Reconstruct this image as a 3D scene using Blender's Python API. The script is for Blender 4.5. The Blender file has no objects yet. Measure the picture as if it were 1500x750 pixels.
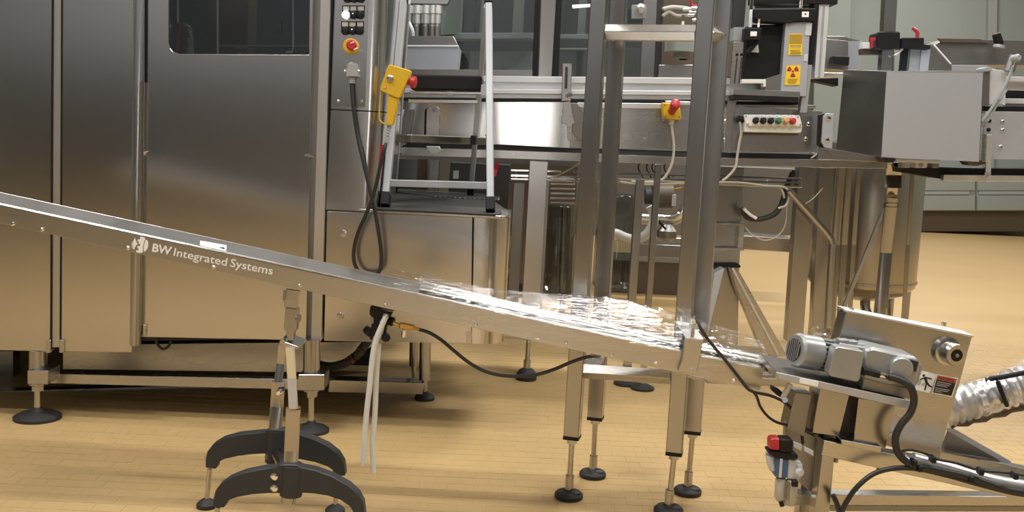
import bpy, bmesh, math, random
from mathutils import Vector, Matrix

# ------------------------------------------------------------------ camera
F_PX = 1500.0
CAM_Z = 1.2
PITCH = math.radians(6.65)
ROLL = math.radians(2.6)
scene = bpy.context.scene
R0 = Vector((1, 0, 0))
U0 = Vector((0, math.sin(PITCH), math.cos(PITCH)))
FW = Vector((0, math.cos(PITCH), -math.sin(PITCH)))
CX = math.cos(ROLL) * R0 + math.sin(ROLL) * U0
CY = -math.sin(ROLL) * R0 + math.cos(ROLL) * U0
CAM = Vector((0, 0, CAM_Z))
cam_d = bpy.data.cameras.new('camera')
cam_d.sensor_fit = 'HORIZONTAL'
cam_d.sensor_width = 36.0
cam_d.lens = 36.0 * F_PX / 1500.0
cam_d.clip_start = 0.05
cam_o = bpy.data.objects.new('camera', cam_d)
scene.collection.objects.link(cam_o)
m = Matrix((CX, CY, -FW)).transposed().to_4x4()
m.translation = CAM
cam_o.matrix_world = m
scene.camera = cam_o

# ------------------------------------------------------------------ world, lights, exposure
world = bpy.data.worlds.new('world')
scene.world = world
world.use_nodes = True
world.node_tree.nodes['Background'].inputs[0].default_value = (0.75, 0.8, 0.85, 1)
world.node_tree.nodes['Background'].inputs[1].default_value = 0.3
scene.view_settings.view_transform = 'Standard'
scene.view_settings.look = 'None'
scene.view_settings.gamma = 1.0
scene.view_settings.use_curve_mapping = False
scene.view_settings.exposure = 0.0


def area(name, loc, sx, sy, power, col=(1, 0.985, 0.955), rot=(0, 0, 0)):
    l = bpy.data.lights.new(name, 'AREA')
    l.shape = 'RECTANGLE'
    l.size, l.size_y, l.energy, l.color = sx, sy, power, col
    o = bpy.data.objects.new(name, l)
    o.location, o.rotation_euler = loc, rot
    scene.collection.objects.link(o)
    return o


CEIL = 5.2
LAMPS = [(-2.4, 2.6, 92), (1.2, 2.5, 52), (1.3, 3.8, 44), (-1.6, 1.3, 85), (2.2, 1.0, 80), (-2.6, 6.4, 120), (1.9, 6.4, 150), (5.4, 3.6, 105), (5.4, 9.0, 150), (1.0, 10.5, 130), (5.5, 14, 150), (-4.6, -4.2, 32), (-1.8, -4.2, 28), (3.2, -4.2, 22)]  # lamps nearest the viewer and by the back wall are added fill
for (lx, ly, pw) in LAMPS:
    area('ceiling_and_fill_light', (lx, ly, CEIL - 0.09), 1.5, 0.3, pw)
# added fill inside the machine enclosure, brightens the rods behind the window
area('machine_fill_light', (-0.95, 4.75, 2.2), 0.5, 0.1, 7.0, (0.9, 0.95, 1))

# ------------------------------------------------------------------ helpers
rnd = random.Random(7)


def ray(px, py):
    return FW * F_PX + CX * (px - 750.0) + CY * (375.0 - py)


def P(px, py, Y, k=0.0):
    """photograph pixel -> world point on the upright plane y = Y + k*x"""
    d = ray(px, py)
    t = Y / (d.y - k * d.x)
    return CAM + d * t


def G(px, py, z=0.0):
    """photograph pixel -> world point at height z"""
    d = ray(px, py)
    return CAM + d * ((z - CAM_Z) / d.z)


def fin(bm, bev=0.0, seg=1):
    bmesh.ops.recalc_face_normals(bm, faces=bm.faces[:])
    if bev:
        es = [e for e in bm.edges if len(e.link_faces) == 2 and e.calc_face_angle(0) > 0.5]
        try:
            bmesh.ops.bevel(bm, geom=es, offset=bev, segments=seg, affect='EDGES', clamp_overlap=True)
        except Exception:
            pass
    return bm


def join(*bms):
    out = bmesh.new()
    for b in bms:
        me = bpy.data.meshes.new('tmp')
        b.to_mesh(me)
        out.from_mesh(me)
        bpy.data.meshes.remove(me)
        b.free()
    return out


def extrude_poly(pts, vec, bev=0.0, hole=None):
    bm = bmesh.new()
    vs = [bm.verts.new(p) for p in pts]
    if hole is None:
        fs = [bm.faces.new(vs)]
    else:
        es = [bm.edges.new((vs[i], vs[(i + 1) % len(vs)])) for i in range(len(vs))]
        hs = [bm.verts.new(p) for p in hole]
        es += [bm.edges.new((hs[i], hs[(i + 1) % len(hs)])) for i in range(len(hs))]
        r = bmesh.ops.triangle_fill(bm, use_beauty=True, use_dissolve=False, edges=es)
        fs = [g for g in r['geom'] if isinstance(g, bmesh.types.BMFace)]
    r = bmesh.ops.extrude_face_region(bm, geom=fs)
    nv = [g for g in r['geom'] if isinstance(g, bmesh.types.BMVert)]
    bmesh.ops.translate(bm, verts=nv, vec=vec)
    return fin(bm, bev)


def plate(poly, Y, th=0.01, k=0.0, bev=0.0015, hole=None):
    """sheet whose front outline is poly on plane Y, th thick away from the viewer"""
    return extrude_poly([P(x, y, Y, k) for x, y in poly], Vector((0, th, 0)), bev,
                        [P(x, y, Y, k) for x, y in hole] if hole else None)


def rect(x0, y0, x1, y1, Y, th=0.01, bev=0.0015, dx=None):
    """upright rectangle in the picture; dx = how far the bottom leans left"""
    if dx is None:
        dx = (y1 - y0) * ((x0 + x1) / 2 - 20) / 13200.0
    return plate([(x0, y0), (x1, y0), (x1 - dx, y1), (x0 - dx, y1)], Y, th, 0, bev)


def hplate(poly, z, th, bev=0.0015):
    return extrude_poly([G(x, y, z) for x, y in poly], Vector((0, 0, -th)), bev)


def wpoly(pts, vec, bev=0.0):
    return extrude_poly([Vector(p) for p in pts], Vector(vec), bev)


def box(c, s, rot=None, bev=0.002):
    bm = bmesh.new()
    bmesh.ops.create_cube(bm, size=1.0)
    bmesh.ops.scale(bm, vec=Vector(s), verts=bm.verts)
    if rot is not None:
        bmesh.ops.rotate(bm, matrix=rot, verts=bm.verts, cent=(0, 0, 0))
    bmesh.ops.translate(bm, vec=Vector(c), verts=bm.verts)
    return fin(bm, bev)


def basis(d, up=Vector((0, 0, 1)), twist=0.0):
    d = d.normalized()
    if abs(d.dot(up)) > 0.98:
        up = Vector((0, 1, 0))
    a = d.cross(up).normalized()
    b = a.cross(d).normalized()
    if twist:
        a, b = a * math.cos(twist) + b * math.sin(twist), b * math.cos(twist) - a * math.sin(twist)
    return a, b


def beam(p0, p1, w, h, bev=0.002, twist=0.0, up=Vector((0, 0, 1))):
    """bar of section w (sideways) x h (upwards) from p0 to p1"""
    a, b = basis(p1 - p0, up, twist)
    q = [p0 + a * (sx * w / 2) + b * (sy * h / 2) for sx, sy in ((-1, -1), (1, -1), (1, 1), (-1, 1))]
    return extrude_poly(q, p1 - p0, bev)


def cyl(p0, p1, r, r1=None, seg=20, bev=0.0):
    r1 = r if r1 is None else r1
    a, b = basis(p1 - p0)
    bm = bmesh.new()
    A = [bm.verts.new(p0 + (a * math.cos(t) + b * math.sin(t)) * r) for t in [2 * math.pi * i / seg for i in range(seg)]]
    B = [bm.verts.new(p1 + (a * math.cos(t) + b * math.sin(t)) * r1) for t in [2 * math.pi * i / seg for i in range(seg)]]
    for i in range(seg):
        bm.faces.new((A[i], A[(i + 1) % seg], B[(i + 1) % seg], B[i]))
    bm.faces.new(A)
    bm.faces.new(B)
    return fin(bm, bev)


def lathe(p0, axis, prof, seg=24):
    """prof: (distance along axis, radius)"""
    axis = axis.normalized()
    a, b = basis(axis)
    bm = bmesh.new()
    rings = []
    for (h, r) in prof:
        c = p0 + axis * h
        rings.append([bm.verts.new(c + (a * math.cos(2 * math.pi * i / seg) + b * math.sin(2 * math.pi * i / seg)) * max(r, 1e-4)) for i in range(seg)])
    for A, B in zip(rings, rings[1:]):
        for i in range(seg):
            bm.faces.new((A[i], A[(i + 1) % seg], B[(i + 1) % seg], B[i]))
    bm.faces.new(rings[0])
    bm.faces.new(rings[-1])
    return fin(bm)


def smooth_pts(pts, n=6):
    out = []
    for i in range(len(pts) - 1):
        p0 = pts[max(i - 1, 0)]; p1 = pts[i]; p2 = pts[i + 1]; p3 = pts[min(i + 2, len(pts) - 1)]
        for s in range(n):
            t = s / n
            out.append(0.5 * ((2 * p1) + (p2 - p0) * t + (2 * p0 - 5 * p1 + 4 * p2 - p3) * t * t + (3 * p1 - p0 - 3 * p2 + p3) * t ** 3))
    out.append(pts[-1])
    return out


def tube(pts, r, seg=10, n=6, rfun=None):
    pts = smooth_pts(pts, n) if n > 1 else pts
    bm = bmesh.new()
    rings = []
    a = None
    for i, p in enumerate(pts):
        d = (pts[min(i + 1, len(pts) - 1)] - pts[max(i - 1, 0)]).normalized()
        if a is None:
            a, b = basis(d)
        else:
            a = (a - d * a.dot(d)).normalized()
            b = d.cross(a).normalized()
        rr = r if rfun is None else rfun(i, len(pts))
        rings.append([bm.verts.new(p + (a * math.cos(2 * math.pi * j / seg) + b * math.sin(2 * math.pi * j / seg)) * rr) for j in range(seg)])
    for A, B in zip(rings, rings[1:]):
        for i in range(seg):
            bm.faces.new((A[i], A[(i + 1) % seg], B[(i + 1) % seg], B[i]))
    bm.faces.new(rings[0])
    bm.faces.new(rings[-1])
    return fin(bm)


def ptube(pxs, Y, r, **kw):
    """tube through picture points; each (x, y) or (x, y, depth)"""
    return tube([P(q[0], q[1], q[2] if len(q) > 2 else Y) for q in pxs], r, **kw)


def tomesh(name, bm, origin):
    bmesh.ops.translate(bm, vec=-origin, verts=bm.verts)
    me = bpy.data.meshes.new(name)
    bm.to_mesh(me)
    bm.free()
    for p in me.polygons:
        p.use_smooth = True
    me.set_sharp_from_angle(angle=math.radians(32))
    return me


class Thing:
    def __init__(self, name, label, cat, loc, group=None):
        self.loc = Vector(loc)
        o = bpy.data.objects.new(name, None)
        o.empty_display_size = 0.1
        o.location = self.loc
        o['label'] = label
        o['category'] = cat
        if group:
            o['group'] = group
        scene.collection.objects.link(o)
        self.o = o

    def part(self, name, bm, mat, parent=None, label=None):
        o = bpy.data.objects.new(name, tomesh(name, bm, self.loc))
        o.data.materials.append(mat)
        o.parent = parent if parent is not None else self.o
        if label:
            o['label'] = label
        scene.collection.objects.link(o)
        return o


def single(name, bm, mat, label=None, cat=None, kind=None, loc=(0, 0, 0), group=None):
    loc = Vector(loc)
    o = bpy.data.objects.new(name, tomesh(name, bm, loc))
    o.location = loc
    o.data.materials.append(mat)
    if label: o['label'] = label
    if cat: o['category'] = cat
    if kind: o['kind'] = kind
    if group: o['group'] = group
    scene.collection.objects.link(o)
    return o


# ------------------------------------------------------------------ materials
def new_mat(name):
    mt = bpy.data.materials.new(name)
    mt.use_nodes = True
    return mt, mt.node_tree.nodes, mt.node_tree.links, mt.node_tree.nodes['Principled BSDF']


def plain(name, col, rough=0.5, metal=0.0, var=0.06, scale=30.0, bump=0.0, coat=0.0):
    mt, N, L, b = new_mat(name)
    tc = N.new('ShaderNodeTexCoord')
    no = N.new('ShaderNodeTexNoise')
    no.inputs['Scale'].default_value = scale
    no.inputs['Detail'].default_value = 4
    L.new(tc.outputs['Object'], no.inputs['Vector'])
    mx = N.new('ShaderNodeMix')
    mx.data_type = 'RGBA'
    mx.inputs[6].default_value = (*[c * (1 - var) for c in col], 1)
    mx.inputs[7].default_value = (*[min(1, c * (1 + var)) for c in col], 1)
    L.new(no.outputs['Fac'], mx.inputs[0])
    L.new(mx.outputs[2], b.inputs['Base Color'])
    b.inputs['Roughness'].default_value = rough
    b.inputs['Metallic'].default_value = metal
    b.inputs['Coat Weight'].default_value = coat
    if bump:
        bp = N.new('ShaderNodeBump')
        bp.inputs['Strength'].default_value = bump
        bp.inputs['Distance'].default_value = 0.002
        L.new(no.outputs['Fac'], bp.inputs['Height'])
        L.new(bp.outputs['Normal'], b.inputs['Normal'])
    return mt


def steel(name, col=(0.6, 0.585, 0.56), rough=0.3, grain=(3, 3, 60), bump=0.0, wave=0.0, metal=1.0):
    """brushed stainless: grain stretched along the brushing, slow dents if wave"""
    mt, N, L, b = new_mat(name)
    tc = N.new('ShaderNodeTexCoord')
    mp = N.new('ShaderNodeMapping')
    mp.inputs['Scale'].default_value = grain
    L.new(tc.outputs['Object'], mp.inputs['Vector'])
    no = N.new('ShaderNodeTexNoise')
    no.inputs['Scale'].default_value = 4
    no.inputs['Detail'].default_value = 3
    L.new(mp.outputs['Vector'], no.inputs['Vector'])
    mr = N.new('ShaderNodeMapRange')
    mr.inputs['To Min'].default_value = rough * 0.93
    mr.inputs['To Max'].default_value = rough * 1.08
    L.new(no.outputs['Fac'], mr.inputs['Value'])
    L.new(mr.outputs['Result'], b.inputs['Roughness'])
    mx = N.new('ShaderNodeMix')
    mx.data_type = 'RGBA'
    mx.inputs[6].default_value = (*[c * 0.98 for c in col], 1)
    mx.inputs[7].default_value = (*[min(1, c * 1.02) for c in col], 1)
    L.new(no.outputs['Fac'], mx.inputs[0])
    L.new(mx.outputs[2], b.inputs['Base Color'])
    b.inputs['Metallic'].default_value = metal
    if not bump and not wave:
        return mt
    bp = N.new('ShaderNodeBump')
    bp.inputs['Strength'].default_value = bump
    bp.inputs['Distance'].default_value = 0.001
    L.new(no.outputs['Fac'], bp.inputs['Height'])
    out = bp
    if wave:
        n2 = N.new('ShaderNodeTexNoise')
        n2.inputs['Scale'].default_value = 1.6
        n2.inputs['Detail'].default_value = 1
        L.new(tc.outputs['Object'], n2.inputs['Vector'])
        b2 = N.new('ShaderNodeBump')
        b2.inputs['Strength'].default_value = wave
        b2.inputs['Distance'].default_value = 0.02
        L.new(n2.outputs['Fac'], b2.inputs['Height'])
        L.new(bp.outputs['Normal'], b2.inputs['Normal'])
        out = b2
    L.new(out.outputs['Normal'], b.inputs['Normal'])
    return mt


def clear(name, tint=(0.9, 0.93, 0.92), gloss=0.12, rough=0.06, crumple=0.0, scale=30, edge=0.55):
    """thin clear sheet: mostly see-through, mirror-like sheen at the surface"""
    mt, N, L, b = new_mat(name)
    N.remove(b)
    tr = N.new('ShaderNodeBsdfTransparent')
    tr.inputs['Color'].default_value = (*tint, 1)
    gl = N.new('ShaderNodeBsdfGlossy')
    gl.inputs['Roughness'].default_value = rough
    gl.inputs['Color'].default_value = (1, 1, 1, 1)
    fr = N.new('ShaderNodeLayerWeight')
    fr.inputs['Blend'].default_value = 0.35
    mr = N.new('ShaderNodeMapRange')
    mr.inputs['To Min'].default_value = gloss
    mr.inputs['To Max'].default_value = min(1.0, gloss + edge)
    L.new(fr.outputs['Fresnel'], mr.inputs['Value'])
    mx = N.new('ShaderNodeMixShader')
    L.new(mr.outputs['Result'], mx.inputs[0])
    L.new(tr.outputs[0], mx.inputs[1])
    L.new(gl.outputs[0], mx.inputs[2])
    L.new(mx.outputs[0], N['Material Output'].inputs['Surface'])
    if crumple:
        tc = N.new('ShaderNodeTexCoord')
        mp = N.new('ShaderNodeMapping')
        mp.inputs['Scale'].default_value = (0.6, 7, 7)
        L.new(tc.outputs['Object'], mp.inputs['Vector'])
        no = N.new('ShaderNodeTexNoise')
        no.inputs['Scale'].default_value = scale
        no.inputs['Detail'].default_value = 3
        L.new(mp.outputs['Vector'], no.inputs['Vector'])
        bp = N.new('ShaderNodeBump')
        bp.inputs['Strength'].default_value = crumple
        bp.inputs['Distance'].default_value = 0.02
        L.new(no.outputs['Fac'], bp.inputs['Height'])
        for n in (gl, fr):
            L.new(bp.outputs['Normal'], n.inputs['Normal'])
    return mt


def emit(name, col, strength):
    mt, N, L, b = new_mat(name)
    b.inputs['Base Color'].default_value = (*col, 1)
    b.inputs['Emission Color'].default_value = (*col, 1)
    b.inputs['Emission Strength'].default_value = strength
    return mt


M_DOOR = steel('steel_door', (0.60, 0.58, 0.56), 0.2, (2, 2, 150), 0.008, 0.10)
M_STEEL = steel('steel', (0.53, 0.515, 0.495), 0.27, (1, 1, 6))
M_STEELV = steel('steel_upright_grain', (0.43, 0.42, 0.41), 0.24, (12, 12, 1), 0.0)
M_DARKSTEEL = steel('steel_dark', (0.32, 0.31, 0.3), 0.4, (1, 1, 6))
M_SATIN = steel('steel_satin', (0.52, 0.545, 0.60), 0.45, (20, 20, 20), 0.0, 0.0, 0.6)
M_CHUTE = steel('steel_chute', (0.60, 0.58, 0.55), 0.28, (1, 12, 12), 0.0)
M_POLISH = steel('steel_polished', (0.64, 0.625, 0.6), 0.15, (150, 150, 3), 0.0)
M_POST = steel('steel_frame_post', (0.62, 0.6, 0.57), 0.38, (12, 12, 1), 0.0)
M_LADDER = plain('ladder_aluminium', (0.44, 0.46, 0.49), 0.45, 0.3, 0.03)
M_CHROME = plain('chrome', (0.85, 0.85, 0.85), 0.1, 1.0, 0.02)
M_ALU = plain('aluminium', (0.82, 0.83, 0.84), 0.42, 1.0, 0.03)
M_ANOD = plain('anodised_aluminium', (0.68, 0.70, 0.73), 0.45, 0.35, 0.03)
M_BLACK = plain('black_plastic', (0.009, 0.009, 0.010), 0.5)
M_BLACK.node_tree.nodes['Principled BSDF'].inputs['Specular IOR Level'].default_value = 0.3
M_RUBBER = plain('black_rubber', (0.025, 0.024, 0.023), 0.6, bump=0.1)
M_ARCH = plain('black_moulded', (0.03, 0.031, 0.034), 0.5, scale=120, bump=0.25)
M_YELLOW = plain('yellow_plastic', (0.66, 0.40, 0.016), 0.42)
M_YELLOW2 = plain('yellow_sign', (0.86, 0.60, 0.03), 0.5)
M_RED = plain('red_plastic', (0.46, 0.022, 0.032), 0.35)
M_DKRED = plain('dark_red_print', (0.36, 0.02, 0.05), 0.6)
M_GREEN = plain('green_plastic', (0.03, 0.16, 0.06), 0.35)
M_ORANGE = plain('amber_plastic', (0.62, 0.34, 0.12), 0.35)
M_WHITE = plain('white_plastic', (0.78, 0.78, 0.76), 0.45)
M_PRINT = plain('white_print', (0.95, 0.95, 0.95), 0.5, var=0.0)
M_INK = plain('black_print', (0.02, 0.018, 0.016), 0.5)
M_GREYINK = plain('grey_print', (0.45, 0.44, 0.42), 0.5)
M_WARN = plain('orange_print', (0.50, 0.15, 0.04), 0.5)
M_GREY = plain('grey_plastic', (0.32, 0.34, 0.35), 0.5)
M_LGREY = plain('light_grey_plastic', (0.58, 0.60, 0.62), 0.45)
M_MOTOR = plain('motor_paint', (0.36, 0.37, 0.37), 0.36, 0.5, bump=0.06)
M_CABLE = plain('cable_black', (0.02, 0.019, 0.018), 0.45)
M_GCABLE = plain('cable_grey', (0.48, 0.45, 0.38), 0.5)
M_HOSE = plain('white_hose', (0.72, 0.73, 0.72), 0.35)
M_BRASS = plain('brass', (0.62, 0.40, 0.12), 0.35, 1.0)
M_BLUE = plain('blue_plastic', (0.05, 0.12, 0.26), 0.4)
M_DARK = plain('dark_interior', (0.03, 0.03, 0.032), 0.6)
M_BROWN = plain('dim_brown', (0.10, 0.075, 0.05), 0.5)
M_COPPER = plain('orange_rod', (0.30, 0.10, 0.03), 0.45)
M_LIT = emit('lit_lamp', (1, 1, 1), 2.2)
M_GLASS = clear('guard_glass', (0.66, 0.71, 0.70), 0.05, 0.03)
M_DGLASS = clear('dark_window', (0.6, 0.63, 0.63), 0.02, 0.03)
M_FILM = clear('plastic_film', (0.98, 0.98, 0.98), 0.03, 0.07, 0.55, 9, 0.22)
M_BOWL = clear('clear_bowl', (0.8, 0.78, 0.72), 0.15, 0.1)
M_WALL = plain('wall_paint', (0.26, 0.29, 0.27), 0.6, var=0.04, scale=2)
M_WALLD = plain('wall_dark', (0.032, 0.034, 0.038), 0.6, var=0.1, scale=2)
M_CEIL = plain('ceiling_panel', (0.55, 0.56, 0.57), 0.7, var=0.03, scale=2)
M_CAB = plain('cabinet_grey', (0.28, 0.305, 0.285), 0.5, var=0.03)
M_DUCT = plain('duct_foil', (0.76, 0.76, 0.78), 0.3, 0.85, 0.05, 25, bump=0.12)
M_GROUT = plain('grout', (0.47, 0.325, 0.15), 0.5)


def tile_mat():
    mt, N, L, b = new_mat('floor_tile')
    tc = N.new('ShaderNodeTexCoord')
    no = N.new('ShaderNodeTexNoise')
    no.inputs['Scale'].default_value = 1.1
    no.inputs['Detail'].default_value = 5
    g = N.new('ShaderNodeNewGeometry')
    L.new(g.outputs['Position'], no.inputs['Vector'])
    oi = N.new('ShaderNodeObjectInfo')
    cr = N.new('ShaderNodeMix')
    cr.data_type = 'RGBA'
    cr.inputs[6].default_value = (0.50, 0.335, 0.145, 1)
    cr.inputs[7].default_value = (0.585, 0.41, 0.193, 1)
    L.new(no.outputs['Fac'], cr.inputs[0])
    L.new(cr.outputs[2], b.inputs['Base Color'])
    b.inputs['Roughness'].default_value = 0.42
    n2 = N.new('ShaderNodeTexNoise')
    n2.inputs['Scale'].default_value = 90
    L.new(g.outputs['Position'], n2.inputs['Vector'])
    bp = N.new('ShaderNodeBump')
    bp.inputs['Strength'].default_value = 0.12
    bp.inputs['Distance'].default_value = 0.002
    L.new(n2.outputs['Fac'], bp.inputs['Height'])
    L.new(bp.outputs['Normal'], b.inputs['Normal'])
    return mt


M_TILE = tile_mat()

# ------------------------------------------------------------------ the room
X0, X1, YB, YF = -7.0, 9.5, -5.0, 16.7
floor = single('floor', wpoly([(X0, YB, -0.0009), (X1, YB, -0.0009), (X1, YF, -0.0009), (X0, YF, -0.0009)], (0, 0, -0.1)), M_GROUT, kind='structure')
TW, TD, GAP = 0.0935, 0.066, 0.0011


def tile_bm(cx, cy, w, d, bm=None, z=0.0):
    bm = bm or bmesh.new()
    hx, hy, c = w / 2, d / 2, 0.0005
    top = [bm.verts.new((cx + sx * (hx - c), cy + sy * (hy - c), z)) for sx, sy in ((-1, -1), (1, -1), (1, 1), (-1, 1))]
    bot = [bm.verts.new((cx + sx * hx, cy + sy * hy, z - 0.004)) for sx, sy in ((-1, -1), (1, -1), (1, 1), (-1, 1))]
    bm.faces.new(top)
    for i in range(4):
        bm.faces.new((bot[i], bot[(i + 1) % 4], top[(i + 1) % 4], top[i]))
    return bm


spots = []
rows = int((6.6 - 2.5) / TD)
for j in range(rows):
    y = 2.5 + (j + 0.5) * TD
    half = y * 0.53 + 0.15
    n = int(half / TW) + 1
    for i in range(-n, n + 1):
        spots.append((i * TW + (TW / 2 if j % 2 else 0), y))


def in_view(x, y):
    v = Vector((x, y, 0)) - CAM
    s = F_PX / v.dot(FW)
    return 0 < 750 + v.dot(CX) * s < 1500 and 375 - v.dot(CY) * s < 752


vis = [s for s in spots if in_view(*s)]
vis.sort(key=lambda s: s[1])
near = set(vis[:300])
tile_me = None
stuff = bmesh.new()
for s in spots:
    dz = rnd.uniform(-0.0004, 0.0003)
    if s in near:
        if tile_me is None:
            tile_me = tomesh('tile', tile_bm(0, 0, TW - GAP, TD - GAP), Vector((0, 0, 0)))
            tile_me.materials.append(M_TILE)
        o = bpy.data.objects.new('tile', tile_me)
        o.location = (s[0], s[1], dz)
        o.parent = floor
        scene.collection.objects.link(o)
    else:
        tile_bm(s[0], s[1], TW - GAP, TD - GAP, stuff, dz)
# beyond, and behind the viewer, the joints are too fine to tell apart: one sheet
for (a, b_, c, d) in ((X0, 2.5 + rows * TD, X1, YF), (X0, YB, X1, 2.5), ):
    vs = [stuff.verts.new(p) for p in ((a, b_, 0), (c, b_, 0), (c, d, 0), (a, d, 0))]
    stuff.faces.new(vs)
for sg in (-1, 1):
    e = X1 if sg > 0 else -X0
    vs = [stuff.verts.new(p) for p in ((sg * 1.55, 2.5, -0.001), (sg * e, 2.5, -0.001), (sg * e, 6.59, -0.001), (sg * 3.75, 6.59, -0.001))]
    stuff.faces.new(vs)
bmesh.ops.recalc_face_normals(stuff, faces=stuff.faces[:])
o = single('tile_field', stuff, M_TILE, kind='stuff')
for f in o.data.polygons:
    f.use_smooth = False
o.parent = floor

single('wall_far', wpoly([(X0, YF, 0), (X1, YF, 0), (X1, YF, CEIL), (X0, YF, CEIL)], (0, 0.1, 0)), M_WALL, kind='structure')
single('wall_left', wpoly([(X0, YB, 0), (X0, YF, 0), (X0, YF, CEIL), (X0, YB, CEIL)], (-0.1, 0, 0)), M_WALL, kind='structure')
single('wall_right', wpoly([(X1, YB, 0), (X1, YF, 0), (X1, YF, CEIL), (X1, YB, CEIL)], (0.1, 0, 0)), M_WALL, kind='structure')
single('ceiling', wpoly([(X0, YB, CEIL), (X1, YB, CEIL), (X1, YF, CEIL), (X0, YF, CEIL)], (0, 0, 0.1)), M_CEIL, kind='structure')
wb = single('wall_back', wpoly([(X0, YB, 1.95), (X1, YB, 1.95), (X1, YB, CEIL), (X0, YB, CEIL)], (0, -0.1, 0)), plain('wall_back_paint', (0.52, 0.58, 0.70), 0.6, var=0.04, scale=2), kind='structure')
single('dark_reflection_band', wpoly([(X0, YB, 0), (X1, YB, 0), (X1, YB, 1.95), (X0, YB, 1.95)], (0, -0.1, 0)), M_WALLD, kind='structure')  # unseen dark wall band, added so the steel doors reflect dark
wo = single('window_1', box((0.12, YB + 0.03, 1.5), (0.80, 0.06, 1.5)), emit('daylight_pane', (1, 0.98, 0.95), 4.0), kind='structure')

# ------------------------------------------------------------------ far cabinets on the right
WY = 15.9
for i, (xa, xb) in enumerate(((1246, 1338), (1338, 1430), (1430, 1526))):
    t = Thing('wall_cabinet', ['pale grey low wall cabinet half hidden behind the round steel tank',
                               'pale grey low wall cabinet right beside the steel tank',
                               'pale grey low wall cabinet below the right-hand conveyor, at the picture edge'][i], 'cabinet',
              P((xa + xb) / 2, 338, WY) * Vector((1, 1, 0)) if False else Vector((P((xa + xb) / 2, 338, WY).x, WY, 0)), 'low cabinets along the far wall')
    t.part('body', rect(xa + 0.6, 249, xb - 0.6, 309, WY, 0.6, 0.006, 0), M_CAB)
    t.part('door', rect(xa + 2, 287, xb - 2, 308, WY - 0.03, 0.025, 0.004, 0), M_CAB)
    t.part('drawer', rect(xa + 2, 252, xb - 2, 279, WY - 0.03, 0.025, 0.004, 0), M_CAB)
    t.part('handle', rect(xa + 4, 279.5, xb - 10, 285, WY - 0.02, 0.02, 0.004, 0), M_GREY, label='grey recessed grip strip')
    t.part('plinth', rect(xa, 309, xb, 339, WY + 0.12, 0.4, 0.004, 0), M_BROWN)  # dark brown puts the shade under the cabinet into the colour

# upper wall panels seen over the conveyor (each can be lifted off)
for i, (xa, xb) in enumerate(((1196, 1248), (1313, 1449), (1463, 1600))):
    single('trim_2', rect(xa, -60, xb, 246, WY + 0.55, 0.05, 0.006, 6), M_WALL, kind='structure')
single('trim_3', rect(1450, -60, 1463, 246, WY + 0.45, 0.1, 0.006, 6), M_CAB, kind='structure')

# ------------------------------------------------------------------ filling machine, left
MY = 4.0
fm = Thing('filling_machine', 'large brushed steel machine enclosure with dark window and control column', 'machine', (P(330, 600, MY).x, 4.4, 0))
fm.part('enclosure', join(
    plate([(-260, -260), (575, -260), (563, -60), (470, 300), (475, 497), (-260, 512)], 5.35, 0.03),
    plate([(-260, -262), (560, -262), (560, -255), (-260, -255)], MY + 0.06, 1.3),
    plate([(-260, 488), (472, 490), (472, 496), (-260, 505)], MY + 0.06, 2.6),  # bottom sheet lengthened out of view to shade the floor
    plate([(466, -255), (472, -255), (462, 495), (456, 495)], MY + 0.06, 1.25)), M_DARK, label='dark inner casing')
# left door leaf, hinge post, second leaf
fm.part('door', plate([(-260, -260), (77.5, -260), (73.6, 514.5), (-260, 508)], MY - 0.06, 0.035), M_DOOR)
fm.part('door', plate([(91.5, -260), (197, -260), (193, 516), (89, 515)], MY - 0.06, 0.035), M_DOOR)
fm.part('hinge_post', join(plate([(79, -260), (91, -260), (87.6, 509), (75.6, 509)], MY - 0.058, 0.06)), M_POST)
for gx0, gx1 in ((77.6, 73.8), (91.2, 87.8)):
    fm.part('gasket', plate([(gx0, -260), (gx0 + 1.9, -260), (gx1 + 1.9, 512), (gx1, 512)], MY - 0.062, 0.03, bev=0), M_BLACK)
fm.part('door_edge', ptube([(203.5, -260), (202, 120), (197.5, 505)], MY - 0.04, 0.024, n=1, seg=24), M_STEELV, label='rounded bright door edge')
for bx in (67, 86.5):
    fm.part('hinge_bracket', rect(bx, 498, bx + 6.8, 517, MY - 0.07, 0.02), M_STEEL)
# window door
win_hole = [(248, -240), (456.5, -240), (452.5, 80.3), (262, 79), (254, 76.5), (249, 71), (247, 63)]
d3 = fm.part('window_door', plate([(214, -260), (464, -260), (448.5, 498.5), (205, 493.5)], MY - 0.02, 0.03, hole=win_hole), M_DOOR)
fm.part('window_pane', plate(win_hole, MY - 0.008, 0.006, bev=0), M_DGLASS, d3)
fm.part('latch', join(cyl(P(208.5, 226, MY - 0.035), P(208.5, 226, MY - 0.02), 0.006), beam(P(209, 224, MY - 0.03), P(216, 221, MY - 0.03), 0.003, 0.003)), M_CHROME, d3)
fm.part('catch', join(beam(P(446, 227, MY - 0.028), P(460, 229, MY - 0.028), 0.006, 0.006), cyl(P(452, 228, MY - 0.04), P(452, 228, MY - 0.02), 0.007)), M_CHROME, d3)
fm.part('door_strap', rect(209, 476, 214, 493, MY - 0.03, 0.01), M_STEEL, d3)
fm.part('gasket', plate([(211.5, -260), (214.4, -260), (205.6, 493), (202.7, 493)], MY - 0.015, 0.02), M_BLACK)
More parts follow.
